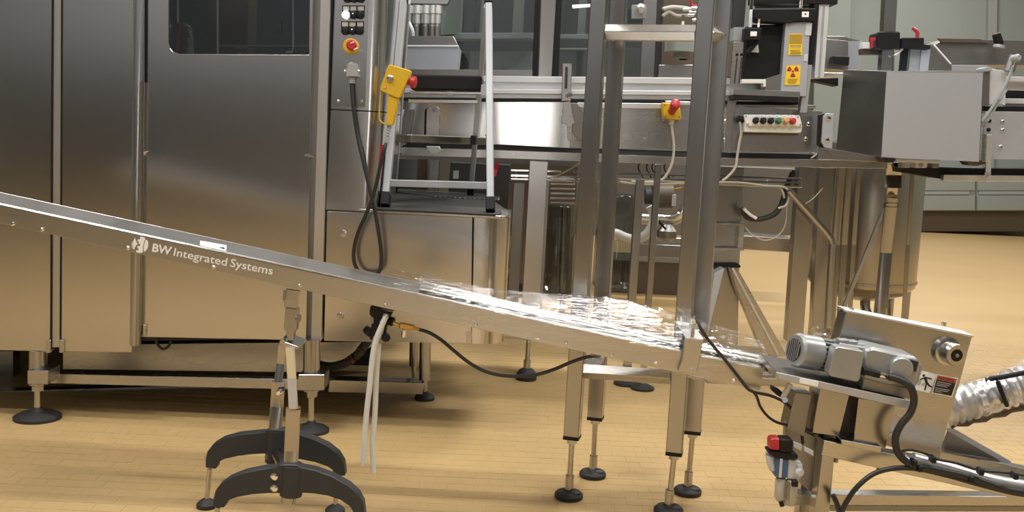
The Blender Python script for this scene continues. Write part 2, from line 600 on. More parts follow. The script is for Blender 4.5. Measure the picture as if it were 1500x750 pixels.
# inside the window
ins = MY + 0.12
fm.part('inner_rod', ptube([(318.5, -200), (319, 79)], ins, 0.0035, n=1), M_WHITE)
fm.part('inner_rod', ptube([(428, -200), (429.5, 70), (428, 76.5), (419, 76.5)], ins, 0.0035, n=1), M_WHITE)
fm.part('inner_rod', ptube([(258, -200), (261, 34)], ins, 0.004, n=1), M_WHITE)
fm.part('orange_rod', ptube([(264, 32), (259, 80)], ins - 0.02, 0.006, n=1), M_COPPER, label='orange brown rod')
fm.part('bent_pipe', ptube([(263, 36), (271, 36), (278, 42), (280.5, 55)], ins, 0.009), M_STEEL)
fm.part('pipe_fitting', join(cyl(P(279, 55, ins), P(279, 80, ins), 0.011), cyl(P(279, 55, ins), P(279, 61, ins), 0.013), cyl(P(279, 71, ins), P(279, 79, ins), 0.014)), M_GREY)
fm.part('inner_column', rect(311, -200, 369, 82, ins + 0.5, 0.15), M_BROWN)
fm.part('inner_plate', rect(402, 30, 414, 50, ins + 0.05, 0.005), M_BROWN)
fm.part('inner_ledge', join(beam(P(318, 67.5, ins + 0.1), P(452, 68.5, ins + 0.1), 0.03, 0.008), beam(P(346, 70, ins + 0.05), P(367, 70, ins + 0.05), 0.012, 0.006)), M_DARKSTEEL)
fm.part('inner_bolt', cyl(P(352, 80, ins - 0.03), P(352, 77, ins - 0.03), 0.006), M_CHROME)
# frame post between door and control column
fm.part('post_and_recess', plate([(464, -260), (477, -260), (457, 498), (448.5, 498)], MY + 0.01, 0.03), M_DARKSTEEL)  # darker strip stands in for the shaded recess beside the post
fm.part('post_and_recess', plate([(476.5, -260), (491, -260), (470.5, 499.5), (455.5, 499)], MY - 0.03, 0.05), M_POST)


def column(top, bot, Y, rad, back):
    """sheet column with flat front from x0 to x1 and a rounded outer corner; top/bot = (y, x0, x1)"""
    bm = bmesh.new()
    rings = []
    for (y, x0, x1) in (top, bot):
        a = P(x0, y, Y); b2 = P(x1, y, Y)
        b2.z = a.z
        pts = [Vector((a.x, Y + back, a.z)), a]
        for i in range(9):
            t = math.pi / 2 * i / 8
            pts.append(Vector((b2.x - rad + rad * math.sin(t), Y + rad - rad * math.cos(t), a.z)))
        pts.append(Vector((b2.x, Y + back, a.z)))
        rings.append([bm.verts.new(p) for p in pts])
    A, B = rings
    n = len(A)
    for i in range(n):
        bm.faces.new((A[i], A[(i + 1) % n], B[(i + 1) % n], B[i]))
    bm.faces.new(A)
    bm.faces.new(B)
    return fin(bm)


fm.part('control_column', column((-260, 500, 577), (159.6, 484.5, 560.5), MY - 0.01, 0.055, 0.6), M_DOOR)
fm.part('control_column', column((161.2, 484.5, 560.5), (307, 477.5, 552), MY - 0.01, 0.055, 0.6), M_DOOR)
cp = fm.part('control_panel', plate([(497, -200), (545, -200), (535, 157), (485.5, 157)], MY - 0.013, 0.005, bev=0.001), M_DOOR)
for row, (yc, xs) in enumerate(((-2, (508.5, 518.5, 529)), (22, (507, 517.5, 528.3)), (45.3, (505.5, 516.3, 527.3)))):
    Yb = MY - 0.016
    fm.part('legend_holder', plate([(xs[0] - 6, yc - 14), (xs[2] + 6, yc - 14), (xs[2] + 5.5, yc + 2), (xs[2] + 3, yc + 5.6), (xs[2] - 3, yc + 5.6), (xs[1], yc + 3.5), (xs[0] + 3, yc + 5.6), (xs[0] - 3, yc + 5.6), (xs[0] - 5.8, yc + 2)], Yb, 0.004, bev=0), M_BLACK, cp)
    for ci, xc in enumerate(xs):
        fm.part('legend_plate', rect(xc - 4.4, yc - 12.6, xc + 4.4, yc - 6.5, Yb - 0.002, 0.003, 0.0005, 0), M_GREYINK, cp)
        lit = row == 1 and ci == 0
        q = P(xc, yc, Yb)
        fm.part('push_button', lathe(q, Vector((0, -1, 0)), [(0, 0.0148), (0.006, 0.0148), (0.007, 0.0125), (0.015, 0.012), (0.016, 0.009)] if not lit else [(0, 0.015), (0.01, 0.0145), (0.013, 0.010)]),
                M_LIT if lit else M_BLACK, cp, 'white lit push button' if lit else None)
        if ci == 1:
            fm.part('glint_dot', cyl(P(xc - 0.8, yc - 2.3, Yb - 0.017), P(xc - 0.8, yc - 2.3, Yb - 0.012), 0.003), M_PRINT, cp, 'small white dot painted as a highlight')  # white dot imitates a highlight on the button
q = P(514.5, 68, MY - 0.013)
es = fm.part('emergency_stop', lathe(q, Vector((0, -1, 0)), [(0, 0.0305), (0.014, 0.030), (0.018, 0.026)]), M_YELLOW, label='yellow collar')
fm.part('stop_knob', lathe(q + Vector((0.004, 0, 0.001)), Vector((0.08, -1, 0.02)), [(0.01, 0.011), (0.025, 0.012), (0.03, 0.0195), (0.04, 0.0195), (0.046, 0.014)]), M_RED, es, 'red mushroom knob')
for a, b2 in (((513, 63.5), (519, 61.5)), ((518, 72.5), (524, 70))):
    fm.part('stop_arrow', beam(P(a[0], a[1], MY - 0.062), P(b2[0], b2[1], MY - 0.062), 0.004, 0.004), M_PRINT, es)
sk = fm.part('socket', join(plate([(509, 93), (522, 93), (524, 112), (507, 112)], MY - 0.055, 0.05), rect(511, 91, 517, 96, MY - 0.05, 0.03), cyl(P(515.5, 113, MY - 0.035), P(515.2, 122, MY - 0.035), 0.013)), M_GREY, label='grey plug socket')
for bx in (505.5, 525):
    fm.part('clip', cyl(P(bx - 1.3, 104, MY - 0.04), P(bx + 1.3, 104, MY - 0.04), 0.005), M_CHROME, sk)
for (sx, sy) in ((495.8, 148), (529.8, 148)):
    fm.part('screw', lathe(P(sx, sy, MY - 0.012), Vector((0, -1, 0)), [(0, 0.006), (0.004, 0.005), (0.006, 0.002)], 12), M_CHROME)
# lower cabinet and step platform
fm.part('cabinet_panel', plate([(478.5, 309), (692, 318.5), (690, 503), (474.5, 499.5)], MY - 0.01, 0.025), M_DOOR)
fm.part('cabinet_corner', column((319, 694.5, 748), (503.5, 691.5, 739), MY - 0.01, 0.10, 0.55), M_DOOR)
fm.part('cabinet_seam', rect(690.2, 318, 694.5, 503, MY + 0.01, 0.01), M_BLACK)
fm.part('seam_strap', rect(683, 484, 690, 502, MY - 0.014, 0.006, 0.001, 0), M_STEEL)
for (sx, sy) in ((503.3, 342), (499, 463), (682, 345)):
    fm.part('screw', lathe(P(sx, sy, MY - 0.01), Vector((0, -1, 0)), [(0, 0.0145 if sx < 600 else 0.004), (0.003, 0.013 if sx < 600 else 0.004), (0.004, 0.006 if sx < 600 else 0.002)], 16), M_STEEL)
PZ = G(650, 311.5, 0).z
PZ = (P(650, 311.5, MY - 0.02)).z
fm.part('platform', hplate([(486, 303.5), (553, 307), (732, 316), (741, 316), (747, 313.5), (744, 308), (708, 283.5), (556, 275), (486, 272)], PZ, 0.012, 0.003), M_STEEL, label='bright steel platform rim')
mat = fm.part('rubber_mat', hplate([(548, 305), (722, 313.5), (732, 313.3), (735, 310), (704, 285), (556, 277)], PZ + 0.006, 0.006), M_RUBBER, label='black ribbed mat')
ribs = []
for i in range(26):
    u = i / 25
    a0 = G(545 + u * 165, 277 + u * 9, PZ + 0.006)
    a1 = a0 + Vector((0.36, -0.42, 0))
    # clip the ribs to the mat
    lim_y = G(640, 309, PZ).y + 0.02
    t1 = min(1.0, (a0.y - lim_y) / 0.42)
    xr = G(733, 311, PZ).x - 0.02
    if a0.x + 0.36 * t1 > xr:
        t1 = max(0.08, (xr - a0.x) / 0.36)
    ribs.append(beam(a0 + Vector((0, -0.02, 0.001)), a0 + (a1 - a0) * t1 + Vector((0, 0, 0.001)), 0.012, 0.006, 0.001))
fm.part('mat_rib', join(*ribs), plain('rubber_rib', (0.07, 0.07, 0.07), 0.35), mat)['kind'] = 'stuff'
fm.part('cabinet_box', join(plate([(484, 312), (690, 318), (688, 497), (484, 496)], MY + 0.03, 1.0)), M_DARK)
# underframe
fm.part('drip_tray', plate([(92, 505), (560, 500), (470, 546), (92, 541)], MY + 0.45, 0.02), M_STEEL)
fm.part('base_beam', beam(P(60, 552, MY + 0.1), P(470, 562, MY + 0.1), 0.05, 0.042), M_STEEL)
fm.part('base_beam', beam(P(478, 562, MY + 0.35), P(615, 566, MY + 0.55), 0.09, 0.055), M_STEEL)
fm.part('base_beam', beam(P(-120, 584, MY + 0.28), P(470, 566, MY + 0.75), 0.06, 0.062), M_STEEL)
fm.part('light_block_sheet', wpoly([(P(70, 500, 6.6).x, 6.6, 0.02), (-1.05, 6.6, 0.02), (-1.05, 6.6, 0.5), (P(70, 500, 6.6).x, 6.6, 0.5)], (0, 0.02, 0)), M_DARK)  # unseen sheet added to block light coming under the machine
fm.part('light_block_sheet', wpoly([(-1.0, 5.02, 0.03), (-0.66, 5.02, 0.03), (-0.66, 5.02, 0.42), (-1.0, 5.02, 0.42)], (0, 0.02, 0)), M_DARK)  # second added sheet, keeps light from under the cabinet
fm.part('back_post', rect(-12, 514, 19, 560, MY + 0.6, 0.07), M_STEELV)


def levelling_leg(t, px, top, collar, rod, foot, Y, rr, rf, col=None, tr=None):
    zf = 0.0
    base = Vector((P(px, foot, Y).x, Y, 0))
    xt = P(px, top, Y)
    l = t.part('leg', cyl(P(px + 1, top, Y), P(px, collar[1], Y), tr or 0.034), M_STEELV)
    if col:
        t.part('leg_collar', rect(px - col, collar[0], px + col, collar[1], Y - 0.055, 0.11), M_STEEL, l)
        t.part('nut', cyl(P(px, collar[1], Y), P(px, collar[1] + 9, Y), 0.024, seg=6), M_STEEL, l)
    p1 = P(px, rod, Y); p1.x = base.x + (p1.x - base.x) * 0.4
    t.part('threaded_rod', cyl(P(px, collar[1], Y), Vector((base.x, Y, 0.025)), rr), M_STEEL, l)
    t.part('foot', lathe(base, Vector((0, 0, 1)), [(0, rf), (0.012, rf), (0.022, rf * 0.8), (0.032, rf * 0.3), (0.045, rf * 0.22)], 28), M_RUBBER, l, 'round black levelling foot')


def floor_y(px, py):
    return G(px, py, 0).y


levelling_leg(fm, 55, 512, (543, 563), 598, 613, floor_y(55, 613), 0.013, 0.09, 15)
levelling_leg(fm, 456, 497, (549, 572), 612, 632, floor_y(456, 632), 0.012, 0.07, 19)
levelling_leg(fm, 622, 496, (555, 556), 578, 585, floor_y(622, 585), 0.012, 0.045, None, 0.026)
levelling_leg(fm, 606, 496, (535, 536), 560, 566, floor_y(606, 566), 0.010, 0.04, None, 0.022)
fm.part('drain_loop', ptube([(228, 492, MY), (230, 503), (238, 511), (247, 507), (251, 496)], MY + 0.02, 0.0055), M_CABLE)
ch = fm.part('corrugated_hose', ptube([(462, 532, 4.25), (482, 537, 4.2), (505, 532, 4.15), (524, 519, 4.1), (534, 506, 4.07), (542, 494, 4.06)], 4.1, 0.017, n=10, seg=12, rfun=lambda i, n: 0.0165 + (0.0025 if i % 2 else 0)), M_RUBBER)
fm.part('hose_band', ptube([(514, 527, 4.1), (517, 524.5, 4.1)], 4.1, 0.0205, n=1), M_COPPER, ch)
fm.part('hose_band', ptube([(528, 514, 4.07), (530, 511, 4.07)], 4.07, 0.0205, n=1), M_COPPER, ch)

# ------------------------------------------------------------------ step ladder on the platform
LZ = PZ + 0.006
lad = Thing('step_ladder', 'aluminium step ladder with black treads standing on the ribbed mat', 'ladder', G(645, 296, LZ))
fl, fr = G(564, 303, LZ), G(718.5, 311, LZ)
tl, trr = P(591, 2, 4.42), P(716, 8, 4.42)
bl, br = G(577, 281, LZ), G(689, 287, LZ)
tl2, tr2 = P(597, 2, 4.50), P(713, 8, 4.52)
up_hint = Vector((0, 1, 0.2))
for (a, b2, nm) in ((fl, tl, 'front_rail'), (fr, trr, 'front_rail')):
    r = lad.part(nm, beam(a + (b2 - a) * 0.02, b2, 0.028, 0.055, 0.003, up=up_hint), M_LADDER)
    lad.part('rubber_foot', beam(a, a + (b2 - a) * 0.06, 0.036, 0.065, 0.003, up=up_hint), M_BLACK, r)
    lad.part('end_cap', beam(b2, b2 + (b2 - a) * 0.03, 0.034, 0.062, 0.003, up=up_hint), M_BLACK, r)
for (a, b2) in ((bl, tl2), (br, tr2)):
    r = lad.part('rear_rail', beam(a + (b2 - a) * 0.03, b2, 0.024, 0.04, 0.003, up=up_hint), M_LADDER)
    lad.part('rubber_foot', beam(a, a + (b2 - a) * 0.06, 0.032, 0.05, 0.003, up=up_hint), M_BLACK, r)


def on(a, b2, py):
    # the point of rail a-b2 at picture height py
    lo, hi = 0.0, 1.0
    for _ in range(30):
        md = (lo + hi) / 2
        v = a + (b2 - a) * md - CAM
        y = 375 - v.dot(CY) * F_PX / v.dot(FW)
        if y > py: lo = md
        else: hi = md
    return a + (b2 - a) * lo


lad.part('cross_rail', beam(on(fl, tl, 268), on(fr, trr, 272), 0.03, 0.028, 0.002), M_LADDER)
ta, tb = on(fl, tl, 203) + Vector((0.01, 0.06, 0)), on(fr, trr, 207) + Vector((-0.012, 0.06, 0))
tb2 = on(br, tr2, 206) + Vector((-0.01, -0.05, 0))
st = lad.part('step', beam(on(fl, tl, 202) + Vector((0.012, 0.10, 0)), on(br, tr2, 206) + Vector((-0.006, -0.05, 0)), 0.14, 0.034, 0.003), M_STEEL)
lad.part('tread_end', beam(P(690, 205, 4.55), P(698, 205.5, 4.55), 0.15, 0.04, 0.003), M_BLACK, st)
tp = lad.part('top_step', plate([(602, 109), (706, 111), (705, 133), (601, 131)], 4.32, 0.22, bev=0.006), M_BLACK, label='black top step')
lad.part('step_frame', join(beam(P(600, 135.5, 4.34), P(716, 137, 4.34), 0.03, 0.012), beam(P(598, 148, 4.36), P(700, 149, 4.36), 0.02, 0.016), rect(655, 133, 664, 140, 4.33, 0.02)), M_STEEL, tp)
lad.part('hinge_plate', rect(705, 124, 716, 140, 4.3, 0.01), M_LGREY)

# ------------------------------------------------------------------ yellow handset with its cable
hs = Thing('control_handset', 'yellow emergency stop handset with handle hanging at the ladder', 'handset', P(572, 140, 3.95))
hs.part('body', plate([(569, 95), (572, 94.5), (601, 103), (602.5, 105), (586, 143), (583, 144.5), (557, 133), (556, 130)], 3.88, 0.045, bev=0.004), M_YELLOW)
hs.part('handle', plate([(568, 138), (584, 144), (576, 182), (574, 184), (565, 183.5)], 3.885, 0.035, bev=0.004), M_YELLOW)
hs.part('guard', ptube([(557.5, 134), (556.5, 152), (555.5, 172), (558, 178), (566, 183)], 3.90, 0.0028), M_YELLOW)
hs.part('key_switch', lathe(P(571.5, 115, 3.88), Vector((0, -1, 0)), [(0, 0.013), (0.004, 0.013), (0.007, 0.008), (0.012, 0.006)], 16), M_STEEL)
hs.part('screw', cyl(P(564, 128, 3.876), P(564, 128, 3.88), 0.003), M_STEEL)
hs.part('stop_button', lathe(P(597, 119, 3.905), P(610, 121, 3.9) - P(597, 119, 3.905), [(0, 0.013), (0.012, 0.014), (0.016, 0.022), (0.03, 0.022), (0.034, 0.015)]), M_RED, label='red stop button')
hs.part('strain_relief', ptube([(571, 184), (568, 196), (566, 214)], 3.9, 0.0085, n=8, rfun=lambda i, n: 0.0085 if i % 2 else 0.0065), M_GREY)
hs.part('cable', ptube([(515.2, 120, 3.965), (517, 150, 3.955), (523, 195, 3.95), (532, 235, 3.93), (541, 275, 3.92), (548, 303, 3.91), (554.5, 340, 3.91), (558.5, 372, 3.92), (557, 394, 3.92), (548, 403, 3.92), (532, 402, 3.93), (521, 390, 3.93), (518, 370, 3.93), (524, 342, 3.92), (537, 312, 3.90), (547, 285, 3.89), (556, 248, 3.89), (562, 222, 3.89), (566, 210, 3.9)], 3.92, 0.0075, n=8), M_CABLE)
hs.part('red_wire', ptube([(560, 212), (556.5, 238), (555, 262)], 3.93, 0.006), M_RED, label='red coil strip')

# ------------------------------------------------------------------ main bottle conveyor behind the stand
CY0 = 5.1
mc = Thing('bottle_conveyor', 'long stainless bottle conveyor with pale guide rails behind the tall stand', 'conveyor', (P(900, 548, CY0).x, CY0 + 0.2, 0))


def hbar(x0, y0, x1, y1, h, Y, d, bev=0.002):
    """level bar; (x0,y0)-(x1,y1) is its upper front edge, h its picture height"""
    return plate([(x0, y0), (x1, y1), (x1, y1 + h), (x0, y0 + h)], Y, d, 0, bev)


for (xa, ya, xb, yb) in ((582, 110, 1122, 115),):
    mc.part('guide_rail', hbar(xa, ya, xb, yb, 9, CY0 + 0.06, 0.03), M_ANOD)
    mc.part('guide_rail', hbar(xa, ya + 19.5, xb, yb + 19, 6.5, CY0 + 0.03, 0.03), M_ANOD)
    mc.part('rail_web', hbar(xa, ya + 9, xb, yb + 8.5, 11, CY0 + 0.075, 0.02), M_ALU)
    mc.part('rail_web', hbar(xa, ya + 26, xb, yb + 25.5, 7, CY0 + 0.05, 0.03), M_ALU)
mc.part('wear_strip', hbar(590, 143, 1170, 149, 5, CY0 + 0.03, 0.25), M_BLACK, label='black chain strip')
mc.part('deck', hbar(590, 148, 1195, 154, 4, CY0 + 0.02, 0.45), M_STEEL)


def tilt_plate(poly, Y, lean, th=0.006):
    """sheet leaning back at the top by lean metres"""
    pts = [P(x, y, Y) for x, y in poly]
    zs = [p.z for p in pts]
    z0, z1 = min(zs), max(zs)
    q = []
    for (x, y), p in zip(poly, pts):
        q.append(P(x, y, Y + lean * (p.z - z0) / (z1 - z0)))
    return extrude_poly(q, Vector((0, th, 0)), 0.001)


mc.part('side_panel', tilt_plate([(590, 149), (836, 149.5), (835, 217), (588, 204)], CY0, 0.0), M_POLISH, label='polished side panel')
mc.part('side_panel', tilt_plate([(836.5, 152), (962, 153), (960, 219), (835.5, 217)], CY0 + 0.01, 0.0), M_STEEL)
mc.part('side_panel', tilt_plate([(962.5, 152), (1062, 153), (1060, 223), (960.5, 219)], CY0 + 0.012, 0.0), M_STEEL)
mc.part('side_panel', tilt_plate([(1070, 155), (1205, 163), (1196, 224), (1062, 222)], CY0 - 0.01, 0.0), M_STEEL)
ap = mc.part('access_cover', plate([(846, 158), (953, 157), (950, 207), (845, 206)], CY0, 0.006), M_STEEL)
mc.part('cover_screw', cyl(P(944, 203, CY0 - 0.006), P(944, 203, CY0), 0.006), M_CHROME, ap)
mc.part('trim_bar', hbar(846, 150, 970, 151.5, 7.5, CY0 - 0.012, 0.012), M_ALU)
mc.part('trim_bar', hbar(975, 147.5, 1015, 149, 5, CY0 - 0.012, 0.012), M_ALU)
mc.part('ledge_beam', plate([(588, 216), (720, 219.5), (1010, 230.5), (1300, 235.5), (1300, 247), (1010, 242), (720, 231.5), (588, 228)], CY0 - 0.05, 0.06), M_STEEL)
mc.part('ledge_shade_fill', plate([(588, 208), (1060, 224), (1200, 226), (1200, 235), (1010, 231), (720, 220), (588, 217)], CY0 + 0.02, 0.3), M_DARK, label='dark sheet painted as shade under the side panels')  # solid dark filler carries the shade between panels and ledge
for (sx, sy) in ((1063, 177), (1062, 205), (1184, 182), (1180, 204), (717, 162), (716, 174), (714, 198)):
    mc.part('bolt', lathe(P(sx, sy, CY0 - 0.012), Vector((0, -1, 0)), [(0, 0.010), (0.005, 0.010), (0.008, 0.006)], 12), M_CHROME if sx > 1000 else M_BLACK)
# rail bracket
rb = mc.part('rail_bracket', rect(824, 93, 838, 148, CY0 + 0.0, 0.012, 0.002, 1.5), M_STEEL)
mc.part('bracket_knob', lathe(P(833, 139.5, CY0 - 0.0), Vector((0.1, -1, 0)), [(0, 0.015), (0.03, 0.015), (0.034, 0.01)], 14), M_CHROME, rb)
mc.part('bracket_slot', rect(828, 98, 832, 130, CY0 - 0.002, 0.004, 0, 1), M_DARK, rb)
mc.part('rail_bracket', plate([(826, 150), (835, 148), (842, 180), (838, 182), (836, 205), (832, 205), (831, 182), (822, 180)], CY0 - 0.03, 0.02), M_STEEL)
mc.part('rail_bracket', plate([(838, 152), (845, 151), (853, 160), (853, 200), (842, 200), (838, 190)], CY0 - 0.02, 0.02), M_DARKSTEEL)
# slotted stop plate at the left end and its lip
sp = mc.part('stop_plate', plate([(625, 160), (629, 156), (641, 156), (644, 160), (643, 199), (624, 198)], CY0 - 0.02, 0.006), M_STEEL)
mc.part('stop_plate_edge', plate([(622, 162), (626, 157), (627, 157), (626, 199), (621, 198)], CY0 - 0.015, 0.006), M_BLACK, sp)
mc.part('stop_screw', cyl(P(636, 161, CY0 - 0.03), P(636, 161, CY0 - 0.02), 0.009), M_DARKSTEEL, sp)
mc.part('drip_lip', plate([(624, 214), (643, 214.5), (646, 220), (643, 225), (632, 225.5), (626, 220)], CY0 - 0.08, 0.05), M_ALU)
mc.part('end_bracket', rect(580, 160, 591, 215, CY0 - 0.02, 0.03), M_LGREY)
mc.part('end_bracket', plate([(592, 165), (597, 160), (606, 160), (600, 200), (594, 212), (587, 213)], CY0 - 0.03, 0.02), M_DARKSTEEL)


def foot_set(t, px, ytop, yrod, yfoot, w, Y, rr=0.011, rf=0.06, high=0.03, wd=None):
    base = Vector((P(px, yfoot, Y).x, Y, 0))
    xt = P(px + (yfoot - ytop) * (px - 20) / 13200.0, ytop, Y)
    d = base + (xt - base) * 0.0
    zr = P(px, yrod, Y).z
    low = base + (xt - base) * (zr / xt.z)
    l = t.part('leg', beam(low, xt, w, wd or w, 0.002, up=Vector((0, 1, 0))), M_STEELV)
    t.part('leg_plug', beam(low - Vector((0, 0, 0.006)), low + Vector((0, 0, 0.002)), w * 1.03, (wd or w) * 1.03, 0.001, up=Vector((0, 1, 0))), M_BLACK, l)
    t.part('nut', cyl(low - Vector((0, 0, 0.022)), low - Vector((0, 0, 0.004)), rr * 1.8, seg=6), M_STEEL, l)
    t.part('threaded_rod', cyl(base + Vector((0, 0, 0.03)), low - Vector((0, 0, 0.004)), rr), M_STEEL, l)
    t.part('foot_collar', cyl(base + Vector((0, 0, high * 0.8)), base + Vector((0, 0, high + 0.05)), rr * 1.5), M_STEEL, l)
    t.part('foot', lathe(base, Vector((0, 0, 1)), [(0, rf * 0.96), (0.006, rf), (high * 0.6, rf), (high, rf * 0.72), (high + 0.012, rf * 0.3)], 28), M_RUBBER, l, 'black round foot')
    return l


YA = floor_y(770, 556)
foot_set(mc, 771, 236, 462, 556, 0.088, YA, 0.012, 0.052, 0.05)
mc.part('leg_side_shade', rect(797, 265, 805, 470, YA + 0.02, 0.06), M_DARKSTEEL)  # dark strip stands in for the shaded side of the leg
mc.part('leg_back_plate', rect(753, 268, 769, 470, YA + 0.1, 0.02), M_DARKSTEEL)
YB2 = floor_y(911, 563)
foot_set(mc, 917, 262, 535, 563, 0.04, YB2, 0.010, 0.062, 0.02)
foot_set(mc, 941, 240, 545, 571, 0.03, floor_y(941, 571) + 0.01, 0.010, 0.058, 0.02)
# main column with clamp and splayed base
YC = CY0 + 0.15
mc.part('column', plate([(1050, 245), (1090, 246), (1083, 392), (1045, 391)], YC, 0.14), M_STEELV)
mc.part('column_clamp', plate([(1041, 327), (1047, 327), (1044, 368), (1038, 368)], YC - 0.04, 0.2), M_STEEL)
mc.part('column_clamp', plate([(1083, 325), (1091, 325), (1088, 367), (1080, 367)], YC - 0.04, 0.2), M_STEEL)
for yy in (326.5, 363):
    mc.part('clamp_bar', hbar(1040, yy, 1090, yy + 0.8, 3.5, YC - 0.05, 0.02), M_STEEL)
mc.part('column_ring', plate([(1045, 385), (1079, 385), (1085, 389), (1085, 392), (1045, 391)], YC - 0.02, 0.16), M_BLACK, label='black rubber ring')
mc.part('column', plate([(1046, 392), (1083, 392), (1080, 545), (1040, 545)], YC + 0.02, 0.1), M_STEELV)
mc.part('gusset', plate([(1046, 401), (1061, 393), (1057, 410), (1040, 478), (1030, 520)], YC - 0.12, 0.10), M_SATIN)
mc.part('gusset', plate([(1071, 393), (1084, 400), (1153, 522), (1120, 522), (1078, 420)], YC - 0.10, 0.09), M_STEEL)
mc.part('gusset_flange', beam(P(1073, 393, YC - 0.11), P(1140, 520, YC - 0.11), 0.012, 0.012), M_ALU)
mc.part('base_plate', box((P(1090, 520, YC).x, YC, G(1090, 528, 0).z + 0.02), (0.42, 0.3, 0.04)), M_STEEL)
mc.part('cross_frame', hbar(936, 346, 1002, 349, 10, 6.4, 0.08), M_STEEL)
mc.part('cross_frame', hbar(936, 357, 1002, 360, 18, 6.35, 0.3), M_DARKSTEEL)
mc.part('cross_frame', hbar(1088, 345, 1162, 350, 20, 5.9, 0.25), M_STEEL)
mc.part('end_post', plate([(1170, 245), (1196, 246), (1176, 500), (1152, 500)], CY0 + 0.05, 0.07), M_STEELV)
mc.part('end_post', plate([(1200, 246), (1222, 246), (1207, 500), (1189, 500)], CY0 + 0.45, 0.07), M_STEELV)
mc.part('bent_tube', ptube([(1155, 278), (1163, 287), (1190, 317), (1214, 345), (1219, 356), (1218, 372), (1212, 480)], CY0 - 0.02, 0.017, n=5, seg=14), M_STEELV)
# wire tray under the ledge
for (xa, ya, xb, yb, nm) in ((748, 249, 822, 251, 0), (748, 257, 1175, 268, 0), (748, 262.5, 1175, 273.5, 0), (840, 252, 1175, 262, 0)):
    mc.part('tray_wire', beam(P(xa, ya, CY0 + 0.02), P(xb, yb, CY0 + 0.02), 0.009, 0.009, 0.002), M_CHROME)
for px in range(756, 1170, 46):
    mc.part('tray_wire', tube([P(px, 249 + (px - 748) * 0.028, CY0 + 0.25), P(px, 257.5 + (px - 748) * 0.026, CY0 + 0.02), P(px, 263 + (px - 748) * 0.026, CY0 + 0.02)], 0.004, n=1), M_CHROME)
mc.part('tray_cable', ptube([(905, 266), (945, 270), (1000, 268.5), (1060, 267), (1090, 268), (1120, 272), (1148, 274), (1156, 284), (1152, 300), (1140, 305)], CY0, 0.006), M_GCABLE)
mc.part('tray_cable', ptube([(900, 262), (960, 265), (1030, 268), (1100, 272), (1140, 274), (1149, 290)], CY0 + 0.01, 0.006), M_GCABLE)
mc.part('tray_cable', ptube([(760, 258), (800, 262), (850, 238), (858, 215)], CY0 + 0.05, 0.005), M_GCABLE)
mc.part('cable_bundle', ptube([(1163, 250), (1152, 275), (1146, 296), (1135, 313), (1113, 321), (1094, 318), (1087, 304)], CY0 + 0.05, 0.014), M_CABLE, label='black cable bundle')
mc.part('cable_tie', ptube([(1089, 305), (1098, 314), (1108, 320)], CY0 + 0.03, 0.008), M_WHITE)
mc.part('loop_wire', ptube([(1092, 333), (1102, 344), (1120, 352), (1138, 346), (1150, 330), (1153, 300)], CY0 + 0.05, 0.003), M_GCABLE)
mc.part('wire', ptube([(1178, 300), (1192, 290), (1205, 276)], CY0 + 0.03, 0.003), M_GCABLE)
mc.part('end_wire', ptube([(1188, 232), (1196, 226), (1203, 221)], CY0 - 0.06, 0.004), M_LGREY)
mc.part('brace', beam(P(1172, 246, CY0 + 0.12), P(1146, 300, CY0 + 0.12), 0.02, 0.03), M_DARKSTEEL)
mc.part('flat_brace', plate([(1066, 147), (1080, 146), (1076, 160), (1070, 224), (1062, 224), (1064, 160)], CY0 - 0.03, 0.02), M_STEEL)

# emergency stop box on the conveyor side
eb = Thing('emergency_stop_box', 'yellow box with tall red mushroom button on the conveyor side', 'switch box', P(985, 178, CY0 - 0.05))
Ye = CY0 - 0.10
eb.part('enclosure', plate([(970, 150), (995, 152), (998.5, 172), (997, 176), (974, 174), (972, 168)], Ye, 0.07, bev=0.004), M_YELLOW)
eb.part('base', plate([(970, 152), (996, 153), (994, 179), (971, 178)], Ye + 0.072, 0.03), M_GREY, label='grey mounting base')
eb.part('mushroom_button', lathe(P(984, 163, Ye), Vector((0.12, -1, 0.55)), [(0, 0.019), (0.025, 0.019), (0.03, 0.021), (0.055, 0.022), (0.07, 0.025), (0.078, 0.022), (0.083, 0.012)]), M_RED)
gl = eb.part('cable_gland', cyl(P(984, 175, Ye + 0.04), P(983.5, 182, Ye + 0.03), 0.014, 0.011), M_WHITE)
for (sx, sy) in ((974, 154), (975, 170), (995.5, 171)):
    eb.part('screw', cyl(P(sx, sy, Ye - 0.003), P(sx, sy, Ye + 0.002), 0.004), M_DARKSTEEL)
eb.part('cable', ptube([(983.5, 181), (984.5, 190), (986.5, 205), (987, 222), (984, 240), (977, 255), (968, 264), (950, 267), (925, 266)], CY0 - 0.065, 0.0065), M_GCABLE)

